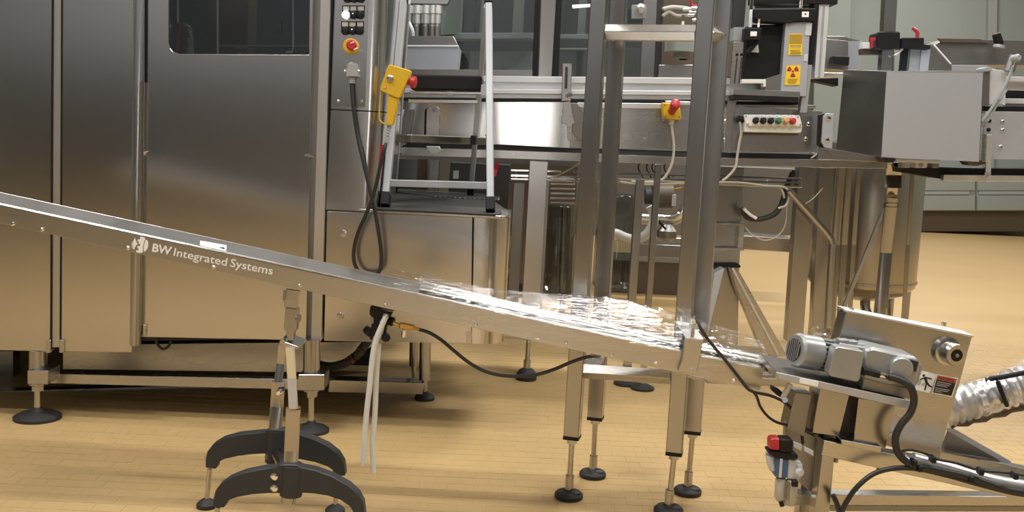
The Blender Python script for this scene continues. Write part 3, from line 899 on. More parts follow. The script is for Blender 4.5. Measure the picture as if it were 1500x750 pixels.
# push-button box
bb = Thing('push_button_box', 'long white control box with a row of six coloured buttons', 'switch box', P(1132, 185, CY0 - 0.05))
Yb = CY0 - 0.11
bb.part('enclosure', plate([(1090, 168), (1171.5, 169), (1175.5, 185.5), (1095, 185), (1092, 180)], Yb, 0.02, bev=0.003), M_WHITE)
bb.part('lower_case', plate([(1091, 178), (1095, 184.5), (1175.5, 185), (1174, 194), (1170, 195), (1091, 193.5)], Yb + 0.012, 0.07, bev=0.003), M_WHITE)
bb.part('back_case', plate([(1086, 172), (1174, 172), (1170, 198), (1089, 197)], Yb + 0.07, 0.03), M_BROWN)
cols = [M_BLACK, M_BLACK, M_BLACK, M_GREEN, M_ORANGE, M_RED]
nms = ['black', 'black', 'black', 'green', 'amber', 'red']
for i, px in enumerate((1106.5, 1117.5, 1128.5, 1139.5, 1150.3, 1160.5)):
    q = P(px, 177 + i * 0.2, Yb)
    bb.part('push_button', lathe(q, Vector((0.05, -1, 0.25)), [(0, 0.0155), (0.01, 0.0155), (0.012, 0.0125), (0.024, 0.012), (0.026, 0.009)], 18), cols[i], label=nms[i] + ' push button')
    if i:
        lp = bb.part('legend_plate', rect(px - 5.2, 167.8 + i * 0.15, px + 3.2, 172.3 + i * 0.15, Yb - 0.006, 0.005, 0.0005, 0), M_PRINT)
        bb.part('legend_line', rect(px - 3.6, 169.6 + i * 0.15, px + 1.2, 170.4 + i * 0.15, Yb - 0.0068, 0.001, 0, 0), M_GREYINK, lp)
for (sx, sy) in ((1093, 170), (1096, 182), (1169, 171), (1172.5, 183)):
    bb.part('screw', cyl(P(sx, sy, Yb - 0.002), P(sx, sy, Yb + 0.002), 0.004), M_DARKSTEEL)
bb.part('gland', cyl(P(1089, 176, Yb + 0.05), P(1080, 174, Yb + 0.05), 0.016), M_BLACK)
bb.part('cable', ptube([(1083, 176), (1086, 192), (1083, 210), (1080, 228), (1077, 245), (1068, 257), (1058, 265)], CY0 - 0.065, 0.0065), M_GCABLE)

# ------------------------------------------------------------------ level inspection unit with the yellow signs
IY = 5.0
iu = Thing('level_inspection_unit', 'tall grey and black inspection head with two yellow warning signs', 'inspection unit', P(1150, 148, IY))
iu.part('housing', plate([(1151, 33), (1187, 32), (1181, 141), (1143, 141)], IY, 0.22), M_SATIN, label='grey sheet housing')
iu.part('hood', plate([(1098, 36), (1150, 36), (1144, 116), (1088, 116)], IY + 0.05, 0.3, bev=0.006), M_BLACK)
iu.part('top_bar', plate([(1104, -14), (1228, -14), (1227, 6), (1104, 4)], IY + 0.02, 0.12), M_BLACK)
iu.part('cross_bar', plate([(1104, 13), (1196, 12), (1195, 31), (1164, 31), (1160, 34), (1112, 31), (1103, 26)], IY - 0.02, 0.1, bev=0.004), M_BLACK)
lb = iu.part('small_label', rect(1175, 17, 1185, 25, IY - 0.022, 0.002, 0, 0.4), M_PRINT)
iu.part('label_mark', rect(1178.5, 19.5, 1181.5, 21.5, IY - 0.023, 0.001, 0, 0), M_DKRED, lb)
iu.part('inner_plate', rect(1107, 5, 1192, 12, IY + 0.12, 0.02), M_GREY)
iu.part('side_post', plate([(1192.5, 6), (1199.5, 6), (1191, 98), (1185.5, 98)], IY + 0.02, 0.08), M_BLACK)
iu.part('profile_post', plate([(1200, 6), (1215, 6), (1207, 114), (1193, 114)], IY + 0.03, 0.09), M_ANOD)
iu.part('profile_groove', plate([(1206, 6), (1209, 6), (1201.5, 113), (1198.5, 113)], IY + 0.027, 0.004, bev=0), M_GREY)
iu.part('edge_plate', rect(1181, 33, 1190, 52, IY - 0.005, 0.02), M_LGREY)
iu.part('edge_plate', rect(1178, 80, 1184, 90, IY - 0.005, 0.02), M_LGREY)
iu.part('guide_rod', ptube([(1102, -12), (1098.5, 40)], IY - 0.03, 0.009, n=1), M_CHROME)
iu.part('guide_rod', ptube([(1174.5, -12), (1173, 12)], IY - 0.03, 0.007, n=1), M_CHROME)
iu.part('guide_rod', ptube([(1112, 28), (1111, 40)], IY - 0.03, 0.006, n=1), M_CHROME)
sn = iu.part('sensor', plate([(1091, 41), (1116, 41), (1114, 58), (1090, 58)], IY - 0.06, 0.06, bev=0.003), M_BLACK)
iu.part('sensor_face', rect(1099.5, 46, 1109, 53, IY - 0.063, 0.004, 0.001, 0.4), M_PRINT, sn)
iu.part('sensor_arm', plate([(1108, 58), (1116, 58), (1099, 78), (1092, 76)], IY - 0.03, 0.02), M_BLACK, sn)
iu.part('bracket', plate([(1110, 60), (1112, 77), (1100, 76)], IY + 0.02, 0.02), M_LGREY)
slp = iu.part('slotted_plate', plate([(1074, 61), (1090, 61), (1084, 125), (1069, 125)], IY - 0.03, 0.012), M_STEEL)
for px in (1079, 1085.5):
    iu.part('slot', plate([(px, 84), (px + 2, 84), (px - 2, 122), (px - 4, 122)], IY - 0.032, 0.004, bev=0), M_DARK, slp)
    iu.part('hole', cyl(P(px + 0.6, 80, IY - 0.033), P(px + 0.6, 80, IY - 0.028), 0.007), M_BLACK, slp)
iu.part('upper_block', rect(1076, -12, 1094, 40, IY + 0.1, 0.2), M_DARK)
iu.part('upper_block', rect(1075, 40, 1091, 60, IY + 0.02, 0.1), M_GREY)
iu.part('rail_end', plate([(1087, 116), (1122, 116), (1122, 127), (1118, 127), (1118, 122), (1086, 122)], IY - 0.03, 0.05), M_WHITE)
iu.part('foot_bracket', plate([(1122, 115), (1146, 108), (1146, 135), (1120, 135)], IY + 0.02, 0.1), M_DARKSTEEL)
iu.part('mount_rail', hbar(1075, 130, 1172, 134, 9, IY - 0.02, 0.12), M_STEEL)
iu.part('mount_rail', hbar(1075, 138, 1170, 142, 7, IY - 0.02, 0.12), M_BLACK)
iu.part('mount_plate', plate([(1180, 95), (1190, 95), (1182, 165), (1172, 165)], IY + 0.01, 0.05), M_GREY)


def decal(t, name, pts, mat, parent, Y, th=0.0012, label=None):
    return t.part(name, plate(pts, Y, th, bev=0), mat, parent, label)


# upper text sign: worn band above, small print below
w1 = iu.part('warning_sign', plate([(1156, 49.5), (1176, 49.5), (1175, 80.5), (1154.5, 80.5)], IY - 0.004, 0.003, bev=0), M_YELLOW2, label='yellow text sign')
decal(iu, 'sign_band', [(1157, 50.5), (1175.2, 50.5), (1174.7, 64), (1156.2, 64)], plain('worn_print', (0.42, 0.27, 0.03), 0.6, var=0.35, scale=260), w1, IY - 0.0052)
for k, yy in enumerate((66.5, 69, 73.5, 76, 78)):
    decal(iu, 'print_line', [(1157.5 + (k % 2), yy), (1173.5 - (k % 3), yy), (1173.5 - (k % 3), yy + 1), (1157.5 + (k % 2), yy + 1)], M_GREYINK if k == 1 else plain('brown_print', (0.30, 0.18, 0.03), 0.6), w1, IY - 0.0052)
w2 = iu.part('warning_sign', plate([(1152, 95.5), (1173.5, 95.5), (1171.5, 124.5), (1149.5, 124.5)], IY - 0.004, 0.003, bev=0), M_YELLOW2, label='yellow sign with dark red trefoil')
tc_ = (1161.5, 104.5)


def sector(cx, cy, r0, r1, a0, a1, n=6):
    o_ = [(cx + r1 * math.cos(math.radians(a0 + (a1 - a0) * i / n)), cy - r1 * math.sin(math.radians(a0 + (a1 - a0) * i / n))) for i in range(n + 1)]
    i_ = [(cx + r0 * math.cos(math.radians(a1 - (a1 - a0) * i / n)), cy - r0 * math.sin(math.radians(a1 - (a1 - a0) * i / n))) for i in range(n + 1)]
    return o_ + i_


for a0 in (0, 120, 240):
    decal(iu, 'trefoil_blade', sector(tc_[0], tc_[1], 3.0, 8.6, a0 + 2, a0 + 58), M_DKRED, w2, IY - 0.0052)
decal(iu, 'trefoil_centre', sector(tc_[0], tc_[1], 0.01, 1.6, 0, 359, 14)[:15], M_DKRED, w2, IY - 0.0052)
for k, yy in enumerate((115.5, 117.5, 119.5, 121.5)):
    decal(iu, 'print_line', [(1154 + (k == 3), yy), (1168.5 - k, yy), (1168.5 - k, yy + 0.9), (1154 + (k == 3), yy + 0.9)], plain('brown_print', (0.42, 0.24, 0.03), 0.6), w2, IY - 0.0052)

# ------------------------------------------------------------------ cover box at the right
BY = 4.9
cb = Thing('cover_box', 'large plain grey sheet-steel box covering the conveyor joint', 'cover', P(1365, 236, BY + 0.3))
a, b2, c, d = P(1298, 104, BY), P(1441, 105.5, BY), P(1435, 237, BY), P(1290, 230.5, BY)
dv = Vector((0.0, 0.62, 0))
cb.part('front_sheet', extrude_poly([a, b2, c, d], Vector((0, 0.004, 0)), 0.001), M_SATIN)
al, dl = P(1236, 102, BY + 0.58), P(1224, 226, BY + 0.58)
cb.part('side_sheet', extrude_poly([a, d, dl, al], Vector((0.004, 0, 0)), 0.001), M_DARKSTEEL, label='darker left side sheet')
cb.part('top_sheet', extrude_poly([a, b2, b2 + dv * 0.935, al], Vector((0, 0, -0.004)), 0.001), M_SATIN)
cb.part('right_sheet', extrude_poly([b2, c, c + dv * 0.93, b2 + dv * 0.93], Vector((-0.004, 0, 0)), 0.001), M_SATIN)
sp = cb.part('side_strap', plate([(1206, 170), (1211, 166), (1222, 167), (1219, 218), (1208, 216), (1203, 208)], BY + 0.05, 0.012), M_SATIN, label='pale drilled mounting strap')
for (sx, sy) in ((1213.5, 173), (1211.5, 205)):
    cb.part('strap_bolt', lathe(P(sx, sy, BY + 0.05), Vector((0, -1, 0)), [(0, 0.011), (0.005, 0.011), (0.01, 0.006)], 12), M_CHROME, sp)
cb.part('strap_back', plate([(1203, 168), (1208, 166), (1206, 216), (1201, 212)], BY + 0.06, 0.06), M_BLACK, sp)
cb.part('under_plate', plate([(1199, 217), (1225, 219), (1284, 229), (1284, 237), (1198, 233)], BY + 0.08, 0.02), M_STEEL)
cb.part('hinge_block', plate([(1293, 230), (1313, 232), (1309, 238), (1300, 238)], BY - 0.01, 0.12), M_BLACK)
cb.part('lower_lip', hbar(1313, 232.5, 1376, 234.5, 5, BY + 0.02, 0.12), M_LGREY)
for (sx, w_, mt) in ((1322, 12, M_GREY), (1342, 16, M_LGREY), (1366, 10, M_DARKSTEEL)):
    cb.part('clip', rect(sx, 238, sx + w_, 246, BY + 0.1, 0.06), mt)
cb.part('clip_bolt', cyl(P(1349, 241.5, BY + 0.09), P(1349, 241.5, BY + 0.1), 0.011), M_DARKSTEEL)

# ------------------------------------------------------------------ right-hand conveyor
RY = 5.0
rc = Thing('side_conveyor', 'pale drilled-plate conveyor running out of the picture at right', 'conveyor', P(1475, 232, RY + 0.2))
rc.part('end_plate', plate([(1450, 100), (1474, 104), (1473, 152), (1449, 153)], RY - 0.02, 0.02), M_ANOD)
rc.part('end_block', plate([(1441, 104), (1450, 103), (1449, 155), (1438, 155)], RY - 0.03, 0.08), M_DARKSTEEL)
rc.part('end_cap', plate([(1440, 100), (1446, 98), (1452, 99), (1455, 104), (1441, 105)], RY - 0.05, 0.08), M_GREY)
for (y0, h, mt, yy) in ((112, 7, M_ANOD, 0.03), (119, 13, M_ALU, 0.06), (144, 8, M_ANOD, 0.03), (152, 4, M_ALU, 0.05)):
    rc.part('guide_rail', hbar(1473, y0, 1640, y0 + 3, h, RY + yy, 0.03), mt)
rc.part('rail_gap', hbar(1473, 132, 1640, 134, 12, RY + 0.12, 0.05), M_BLACK)
rc.part('wear_strip', hbar(1441, 155.5, 1640, 159, 7, RY, 0.4), M_BLACK, label='black chain strip')
rc.part('side_panel', plate([(1443, 163), (1640, 166), (1640, 236), (1437, 233)], RY - 0.02, 0.006), M_SATIN)
for (sx, sy) in ((1449, 177), (1468, 178), (1448, 190), (1468, 190.5), (1465, 215), (1449, 215)):
    rc.part('bolt', lathe(P(sx, sy, RY - 0.02), Vector((0, -1, 0)), [(0, 0.010), (0.006, 0.009), (0.009, 0.005)], 12), M_STEEL if sx > 1460 else M_BLACK)
hb = rc.part('hanger', rect(1446, 197, 1453.5, 266, RY - 0.06, 0.012, 0.002, 2), M_ALU)
rc.part('hanger', rect(1440, 196, 1445, 237, RY - 0.05, 0.012, 0.002, 1), M_STEEL)
rc.part('hanger_bolt', cyl(P(1446, 255.5, RY - 0.075), P(1446, 255.5, RY - 0.06), 0.012), M_STEEL, hb)
rc.part('hanger_bolt', cyl(P(1440, 181, RY - 0.075), P(1440, 181, RY - 0.03), 0.016), M_STEEL)
rc.part('return_beam', plate([(1321, 245), (1640, 249), (1640, 262), (1381, 257), (1378, 262), (1321, 252)], RY + 0.06, 0.15), M_BLACK)
rc.part('return_ledge', plate([(1383, 256), (1640, 259), (1640, 268), (1382, 265)], RY + 0.02, 0.04), M_ALU)
rc.part('under_bracket', plate([(1411, 232), (1440, 235), (1450, 239), (1430, 243), (1420, 242)], RY + 0.02, 0.08), M_BROWN)
rc.part('stay_rod', ptube([(1487, 90), (1474, 122), (1455, 155), (1438, 178)], RY - 0.08, 0.007, n=3), M_GREY)
rc.part('stay_rod', ptube([(1477, 130), (1464, 148), (1446, 178)], RY - 0.075, 0.005, n=1), M_GREY)
kb = rc.part('clamp_knob', cyl(P(1478, 105, RY - 0.05), P(1486, 82, RY - 0.05), 0.025), M_DARKSTEEL)
rc.part('knob_head', lathe(P(1484, 86, RY - 0.1), Vector((0.3, -1, 0.1)), [(0, 0.017), (0.03, 0.018), (0.04, 0.012)], 14), M_GREY, kb)

# grey chute hood standing behind the cover box
hd = Thing('sheet_hood', 'long grey sheet hood behind the cover box, sloping cut at its left', 'hood', P(1430, 100, 5.75))
hd.part('hood_sheet', plate([(1385, 57), (1640, 62), (1640, 96), (1394, 95), (1368, 66)], 5.7, 0.2), M_DARKSTEEL)
hd.part('hood_top', plate([(1374, 56), (1437, 57), (1449, 63), (1380, 62)], 5.68, 0.02), M_BROWN)
hd.part('gusset_sheet', plate([(1362, 65), (1369, 65), (1394, 95), (1394, 103), (1360, 103)], 5.5, 0.02), M_DARKSTEEL)
hd.part('edge_strip', beam(P(1368, 65.5, 5.49), P(1393, 94, 5.49), 0.007, 0.007), M_PRINT, label='bright cut edge')
hd.part('lower_sheet', plate([(1394, 95), (1448, 96), (1448, 104), (1394, 104)], 5.6, 0.1), M_SATIN)
hd.part('stud', lathe(P(1464, 66, 5.62), P(1459, 48, 5.62) - P(1464, 66, 5.62), [(0, 0.022), (0.01, 0.024), (0.062, 0.022), (0.066, 0.016)], 16), M_BLACK)
hd.part('stud_base', cyl(P(1463, 70, 5.62), P(1464, 66, 5.62), 0.03), M_SATIN)

# guide clamp assembly above the cover box
ga = Thing('guide_clamp', 'black clamp blocks with two red levers on steel posts above cover box', 'clamp', P(1310, 103, 5.3))
GY = 5.25
ga.part('post', plate([(1298, -30), (1316, -30), (1312, 48), (1294, 48)], GY + 0.03, 0.06), M_STEELV)
ga.part('post', plate([(1293, 70), (1309, 70), (1306, 104), (1291, 104)], GY + 0.03, 0.06), M_STEELV)
ga.part('clamp_block', plate([(1287, 46), (1319, 46), (1319, 71), (1294, 72), (1284, 70), (1284, 50)], GY, 0.12, bev=0.006), M_BLACK)
ga.part('clamp_block', plate([(1321, 55), (1354, 55), (1354, 65), (1364, 66), (1363, 72), (1321, 71)], GY + 0.01, 0.1, bev=0.004), M_BLACK)
ga.part('lever', plate([(1274.5, 55), (1283, 55), (1283, 58), (1279, 60), (1278.5, 71), (1275.5, 71)], GY - 0.02, 0.015), M_RED, label='red lever hanging down')
ga.part('lever', ptube([(1336.5, 41.5), (1341, 44), (1344, 49), (1343.5, 55)], GY - 0.0, 0.009), M_RED, label='red bent lever')
ga.part('spacer', rect(1322, 72, 1331, 104, GY + 0.04, 0.03), M_BLACK)
ga.part('spacer', rect(1334, 72, 1349, 104, GY + 0.05, 0.05), M_GREY)
ga.part('spacer', rect(1350, 73, 1363, 103, GY + 0.04, 0.05), M_SATIN)
ga.part('arm', plate([(1262, 71), (1293, 71), (1293, 80), (1262, 80)], GY + 0.1, 0.05), M_BROWN)
ga.part('arm_block', plate([(1264, 62), (1284, 62), (1283, 71), (1263, 71)], GY + 0.08, 0.05), M_WHITE)
ga.part('hook', ptube([(1309, 81), (1316, 77), (1322, 72)], GY, 0.006), M_CHROME)

# machine hood behind the inspection unit
bh = Thing('gearbox_housing', 'small grey sheet housing with black block between sign unit and clamp', 'housing', P(1238, 100, 5.75))
bh.part('housing', plate([(1209, 57), (1242, 60), (1242, 103), (1207, 100)], 5.7, 0.3), M_DARKSTEEL)
bh.part('housing_side', plate([(1242, 60), (1263, 60), (1262, 101), (1242, 103)], 5.72, 0.3), M_SATIN)
bh.part('housing_top', plate([(1211, 53), (1237, 53), (1262, 60), (1242, 61), (1210, 57)], 5.72, 0.25), M_STEEL)
bh.part('block', plate([(1222, 81), (1245, 82), (1244, 96), (1220, 94)], 5.6, 0.08, bev=0.006), M_BLACK)
bh.part('ledge', hbar(1202, 106, 1235, 106.5, 3, 5.5, 0.3), M_ALU)
bh.part('dark_funnel', plate([(1192, 115), (1228, 114), (1228, 126), (1196, 119)], 5.45, 0.1), M_BLACK)

# mixing tank on legs
TY = 6.3
tk = Thing('steel_tank', 'upright round stainless tank on legs behind the drive unit', 'tank', Vector((P(1262, 400, TY).x, TY, 0)))
tc0 = Vector((P(1262, 400, TY).x, TY, 0))
zt, zb = P(1262, 215, TY - 0.3).z, P(1262, 424, TY - 0.3).z
tr_ = (P(1338, 400, TY) - P(1186, 400, TY)).length / 2
prof = [(zb - 0.10, 0.02), (zb - 0.09, tr_ * 0.45), (zb - 0.045, tr_ * 0.85), (zb, tr_ * 0.985), (zb + 0.03, tr_), (zt, tr_), (zt + 0.02, tr_ * 0.98), (zt + 0.06, tr_ * 0.5)]
M_TANK = steel('steel_tank_shell', (0.44, 0.405, 0.35), 0.3, (60, 60, 3), 0.0)  # brownish base colour carries the surroundings mirrored in the shell
tk.part('shell', lathe(tc0, Vector((0, 0, 1)), prof, 64), M_TANK)
tk.part('rim', lathe(tc0, Vector((0, 0, 1)), [(zb + 0.02, tr_ + 0.001), (zb + 0.022, tr_ + 0.006), (zb + 0.034, tr_ + 0.006), (zb + 0.036, tr_ + 0.001)], 64), M_STEELV)
for ang in (28, 150, 215, 330):
    px = tc0 + Vector((math.cos(math.radians(ang)) * tr_ * 0.86, math.sin(math.radians(ang)) * tr_ * 0.86, 0))
    tk.part('leg', cyl(px + Vector((0, 0, 0.012)), px + Vector((0, 0, zb + 0.03)), 0.022), M_STEELV)
    tk.part('foot', cyl(px, px + Vector((0, 0, 0.012)), 0.05), M_STEEL)
tk.part('drain_pipe', tube([tc0 + Vector((0.02, -0.05, zb - 0.08)), tc0 + Vector((0.02, -0.08, zb - 0.16)), tc0 + Vector((0.08, -0.1, zb - 0.22)), tc0 + Vector((0.3, -0.1, zb - 0.24))], 0.03), M_STEELV)
tk.part('drain_valve', join(box(tc0 + Vector((0.12, -0.12, zb - 0.2)), (0.07, 0.05, 0.04)), cyl(tc0 + Vector((0.12, -0.12, zb - 0.2)), tc0 + Vector((0.12, -0.12, zb - 0.13)), 0.01)), M_BLACK)
# pipework in front of the tank
pk = Thing('pipe_manifold', 'row of upright stainless pipes in front of the round tank', 'pipework', Vector((P(1230, 420, 5.75).x, 5.75, 0)))
for (px, r, yy) in ((1228, 0.022, 5.7), (1240, 0.018, 5.75), (1213, 0.03, 5.8), (1254, 0.014, 5.85), (1333, 0.012, 5.9)):
    pk.part('pipe', tube([P(px + 4, 246, yy), P(px - 10, 470, yy), Vector((P(px - 13, 520, yy).x, yy, 0))], r, n=1, seg=16), M_STEELV)
sp_ = Thing('support_post', 'thick round steel post with collar right of the pipes, slanted stay', 'post', Vector((P(1290, 470, 5.2).x, 5.2, 0)))
sp_.part('post', tube([P(1306, 290, 5.2), P(1290, 450, 5.2), Vector((P(1286, 480, 5.2).x, 5.2, 0))], 0.032, n=1, seg=20), M_STEELV)
sp_.part('upper_sleeve', tube([P(1310, 238, 5.2), P(1308, 275, 5.2)], 0.042, n=1, seg=20), M_STEEL)
sp_.part('neck', tube([P(1308, 270, 5.2), P(1305, 300, 5.2)], 0.028, n=1, seg=20), M_STEEL)
sp_.part('collar', tube([P(1305.5, 297, 5.2), P(1305, 303, 5.2)], 0.037, n=1, seg=20), M_DARKSTEEL)
sp_.part('stay', beam(P(1297, 302, 5.22), P(1234, 455, 5.25), 0.03, 0.02), M_STEELV)
# ------------------------------------------------------------------ tall four-post stand in the middle
ts = Thing('post_stand', 'tall open stand of four square steel posts on black screw feet', 'stand', Vector((P(920, 720, 3.5).x, 3.5, 0)))
posts = {}
for key, (ftx, fty, tbx, tby, tx, w) in {
        'fl': (833, 729, 838.2, 638, 878.7, 0.052), 'fr': (979, 751, 988, 661, 1035, 0.052),
        'bl': (868, 698, 872.5, 610, 907, 0.053), 'br': (1007, 723, 1015, 630, 1060, 0.055)}.items():
    Y = floor_y(ftx, fty)
    base = G(ftx, fty, 0)
    low, top = P(tbx, tby, Y), P(tx, 0, Y)
    top = low + (top - low) * 1.28
    fwd = Vector((0.25, 1, 0))
    l = ts.part('post', beam(low, top, w, w, 0.003, up=fwd), M_STEELV)
    ts.part('end_plug', beam(low - Vector((0, 0, 0.010)), low + Vector((0, 0, 0.002)), w * 1.02, w * 1.02, 0.001, up=fwd), M_BLACK, l)
    ts.part('nut', cyl(low - Vector((0, 0, 0.026)), low - Vector((0, 0, 0.009)), 0.017, seg=6), M_STEEL, l)
    ts.part('threaded_rod', cyl(base + Vector((0, 0, 0.02)), low - Vector((0, 0, 0.008)), 0.0095), M_STEEL)
    ts.part('foot_socket', cyl(base + Vector((0, 0, 0.018)), base + Vector((0, 0, 0.078)), 0.0145), M_STEEL)
    f = ts.part('foot', lathe(base, Vector((0, 0, 1)), [(0, 0.046), (0.005, 0.048), (0.014, 0.048), (0.022, 0.04), (0.026, 0.02), (0.03, 0.017)], 28), M_RUBBER, None, 'round black rubber foot')
    ts.part('foot_lug', lathe(base + Vector((0.018, -0.012, 0.018)), Vector((0, 0, 1)), [(0, 0.022), (0.008, 0.02), (0.012, 0.01)], 16), M_RUBBER, f)
    posts[key] = (low, top, Y)


def pat(key, py):
    low, top, Y = posts[key]
    return on(low, top, py)


TWI = math.radians(45)
for (a, b2, ya, yb) in (('fl', 'fr', 47, 48), ('fl', 'fr', 543, 553)):
    p0, p1 = pat(a, ya), pat(b2, yb)
    dn = (p1 - p0).normalized() * 0.026
    ts.part('cross_bar', beam(p0 + dn, p1 - dn, 0.036, 0.036, 0.002, TWI), M_STEEL)
for (a, b2, ya, yb) in (('fr', 'br', 47, 51), ('fl', 'bl', 47, 51), ('bl', 'br', 50, 50), ('fr', 'br', 552, 535), ('fl', 'bl', 545, 528)):
    p0, p1 = pat(a, ya), pat(b2, yb)
    dn = (p1 - p0).normalized() * 0.026
    ts.part('side_bar', beam(p0 + dn, p1 - dn, 0.036, 0.036, 0.002, TWI), M_STEEL)

# ------------------------------------------------------------------ the sloping discharge chute in front
HY = 3.02
HW = 0.22
rc_ = Thing('discharge_chute', 'long sloping steel chute with white lettering crossing the whole picture', 'chute', P(600, 440, HY + 0.1))


def line(x, y0, x0, s):
    return y0 + (x - x0) * s


XA, XB = -140, 1119
nt = lambda x: line(x, 299.3, 0, 0.2155)
nb = lambda x: line(x, 327.0, 0, 0.2205)
rc_.part('side_plate', plate([(XA, nt(XA)), (XB, nt(XB)), (XB - 6, nb(XB - 6)), (XA, nb(XA))], HY, 0.004, bev=0.001), M_CHUTE)
tl_, tr2_ = P(XA, nt(XA), HY), P(XB, nt(XB), HY)
bl_, br_ = P(XA, nb(XA), HY), P(XB - 6, nb(XB - 6), HY)
back = Vector((0, HW, 0))
rc_.part('lid', extrude_poly([tl_, tr2_, tr2_ + back, tl_ + back], Vector((0, 0, -0.004)), 0.001), M_CHUTE)
rc_.part('far_plate', extrude_poly([tl_ + back, tr2_ + back, br_ + back, bl_ + back], Vector((0, 0.004, 0)), 0.001), M_CHUTE)
rc_.part('floor_plate', extrude_poly([bl_ + Vector((0, 0.004, 0.01)), br_ + Vector((0, 0.004, 0.01)), br_ + back + Vector((0, 0, 0.01)), bl_ + back + Vector((0, 0, 0.01))], Vector((0, 0, 0.003)), 0), M_CHUTE)
ax = (tr2_ - tl_).normalized()
rc_.part('lid_edge', beam(tl_ + Vector((0, 0.005, 0.001)), tr2_ + Vector((0, 0.005, 0.001)), 0.006, 0.004, 0.001), M_STEEL, label='bright folded edge')
for off, r in ((0.06, 0.012), (0.115, 0.019)):
    p0 = P(612, nt(612), HY) + Vector((0, off, 0.008))
    p1 = P(1150, nt(1150), HY) + Vector((0, off, 0.008))
    rc_.part('guide_tube', tube([p0, p1], r, n=1, seg=14), M_STEEL)
for x, y in ((19, 327.5), (62, 336), (187.5, 363.2), (313, 391.5), (439.5, 418.5), (565, 446), (697, 475.5), (829, 502), (896, 519.5), (960, 531), (1075, 557)):
    rc_.part('screw', lathe(P(x, min(y, nb(x) - 3.5), HY), Vector((0, -1, 0)), [(0, 0.006), (0.003, 0.006), (0.006, 0.003)], 12), M_CHROME)
# small paper label on the lid edge with an arrow
up_ = Vector((0, HW, 0)).normalized()


def lidpt(x, y):
    """picture point on the lid plane"""
    n = ax.cross(Vector((0, 1, 0)))
    d = ray(x, y)
    t = (tl_ - CAM).dot(n) / d.dot(n)
    return CAM + d * t + Vector((0, 0, 0.0035))


def lid_decal(name, pts, mat, parent=None, z=0.0):
    return rc_.part(name, extrude_poly([lidpt(x, y) + Vector((0, 0, z)) for x, y in pts], Vector((0, 0, -0.001)), 0), mat, parent)


lab = lid_decal('paper_label', [(293.5, 354), (332, 361), (331.2, 369.3), (292.7, 361)], M_PRINT)
lid_decal('arrow', [(322, 363.6), (326.5, 364.5), (326.7, 363), (330, 366.2), (326.2, 367.3), (326.4, 366), (321.9, 365.1)], M_INK, lab, 0.0008)
lid_decal('faint_print', [(297, 357), (318, 361), (317.8, 363), (296.8, 359)], M_GREYINK if False else plain('faint_print', (0.74, 0.74, 0.74), 0.6), lab, 0.0008)
# white lettering
SL = math.atan(0.1955)


def text_part(body, x0, y0, x1, bold, yaxis=0.1955):
    """flat lettering on the side plate whose baseline runs from x0,y0 to x1 in the photograph"""
    cu = bpy.data.curves.new('lettering', 'FONT')
    cu.body = body
    cu.size = 1.0
    cu.offset = 0.028 if bold else 0.006
    cu.resolution_u = 3
    tmp = bpy.data.objects.new('tmp_text', cu)
    scene.collection.objects.link(tmp)
    dg = bpy.context.evaluated_depsgraph_get()
    me = bpy.data.meshes.new_from_object(tmp.evaluated_get(dg))
    bm = bmesh.new()
    bm.from_mesh(me)
    bpy.data.objects.remove(tmp)
    bpy.data.curves.remove(cu)
    bpy.data.meshes.remove(me)
    xs = [v.co.x for v in bm.verts]
    a, b2 = min(xs), max(xs)
    for v in bm.verts:
        u = (v.co.x - a) / (b2 - a)
        w = v.co.y * 17.0 * 0.98          # picture pixels per unit of type height
        px = x0 + u * (x1 - x0) + w * math.sin(SL) * 1.0
        py = y0 + u * (x1 - x0) * yaxis - w * math.cos(SL)
        v.co = P(px, py, HY - 0.0012)
    return bm


lt = rc_.part('lettering', text_part('BW', 222.4, 368.0, 250.2, True), M_PRINT, None, 'bold white letters BW')
rc_.part('lettering', text_part('Integrated', 254.0, 374.4, 331.6, False), M_PRINT, None, 'white word Integrated')
rc_.part('lettering', text_part('Systems', 336.6, 390.2, 398.6, False), M_PRINT, None, 'white word Systems')


def logo_part(pts):
    c, s = math.cos(SL), math.sin(SL)
    return plate([(204.9 + x * c + y * s * -1, 358.6 + x * s + y * c) for x, y in pts], HY - 0.0015, 0.001, bev=0)


R_ = 12.2
circ = lambda a: (R_ * math.cos(math.radians(a)), R_ * math.sin(math.radians(a)))
# right lens of the emblem
rc_.part('emblem', logo_part([(7.2, -8.6), (9.2, -8.0)] + [circ(a) for a in (-35, -20, -5, 10, 25, 38)] + [(8.0, 8.6), (6.6, 5), (6.0, 0), (6.4, -5)]), M_PRINT, None, 'white round emblem, right segment')
# middle gear-edged segment
rc_.part('emblem', logo_part([(-1.5, -12.0), (2.5, -11.9), (6.0, -10.3), (5.1, -6), (4.7, 0), (5.2, 5), (6.2, 10.2), (1, 12.1), (-4, 11.4), (-3.2, 8.8), (-0.8, 8.3), (-0.4, 5.9), (-2.8, 5.2), (-3.2, 2.6), (0.6, 2.0), (0.8, -0.8), (-2.0, -1.4), (-2.1, -4.2), (-4.6, -4.6), (-4.5, -7.2), (-1.6, -7.4)]), M_PRINT, None, 'white round emblem, toothed middle segment')
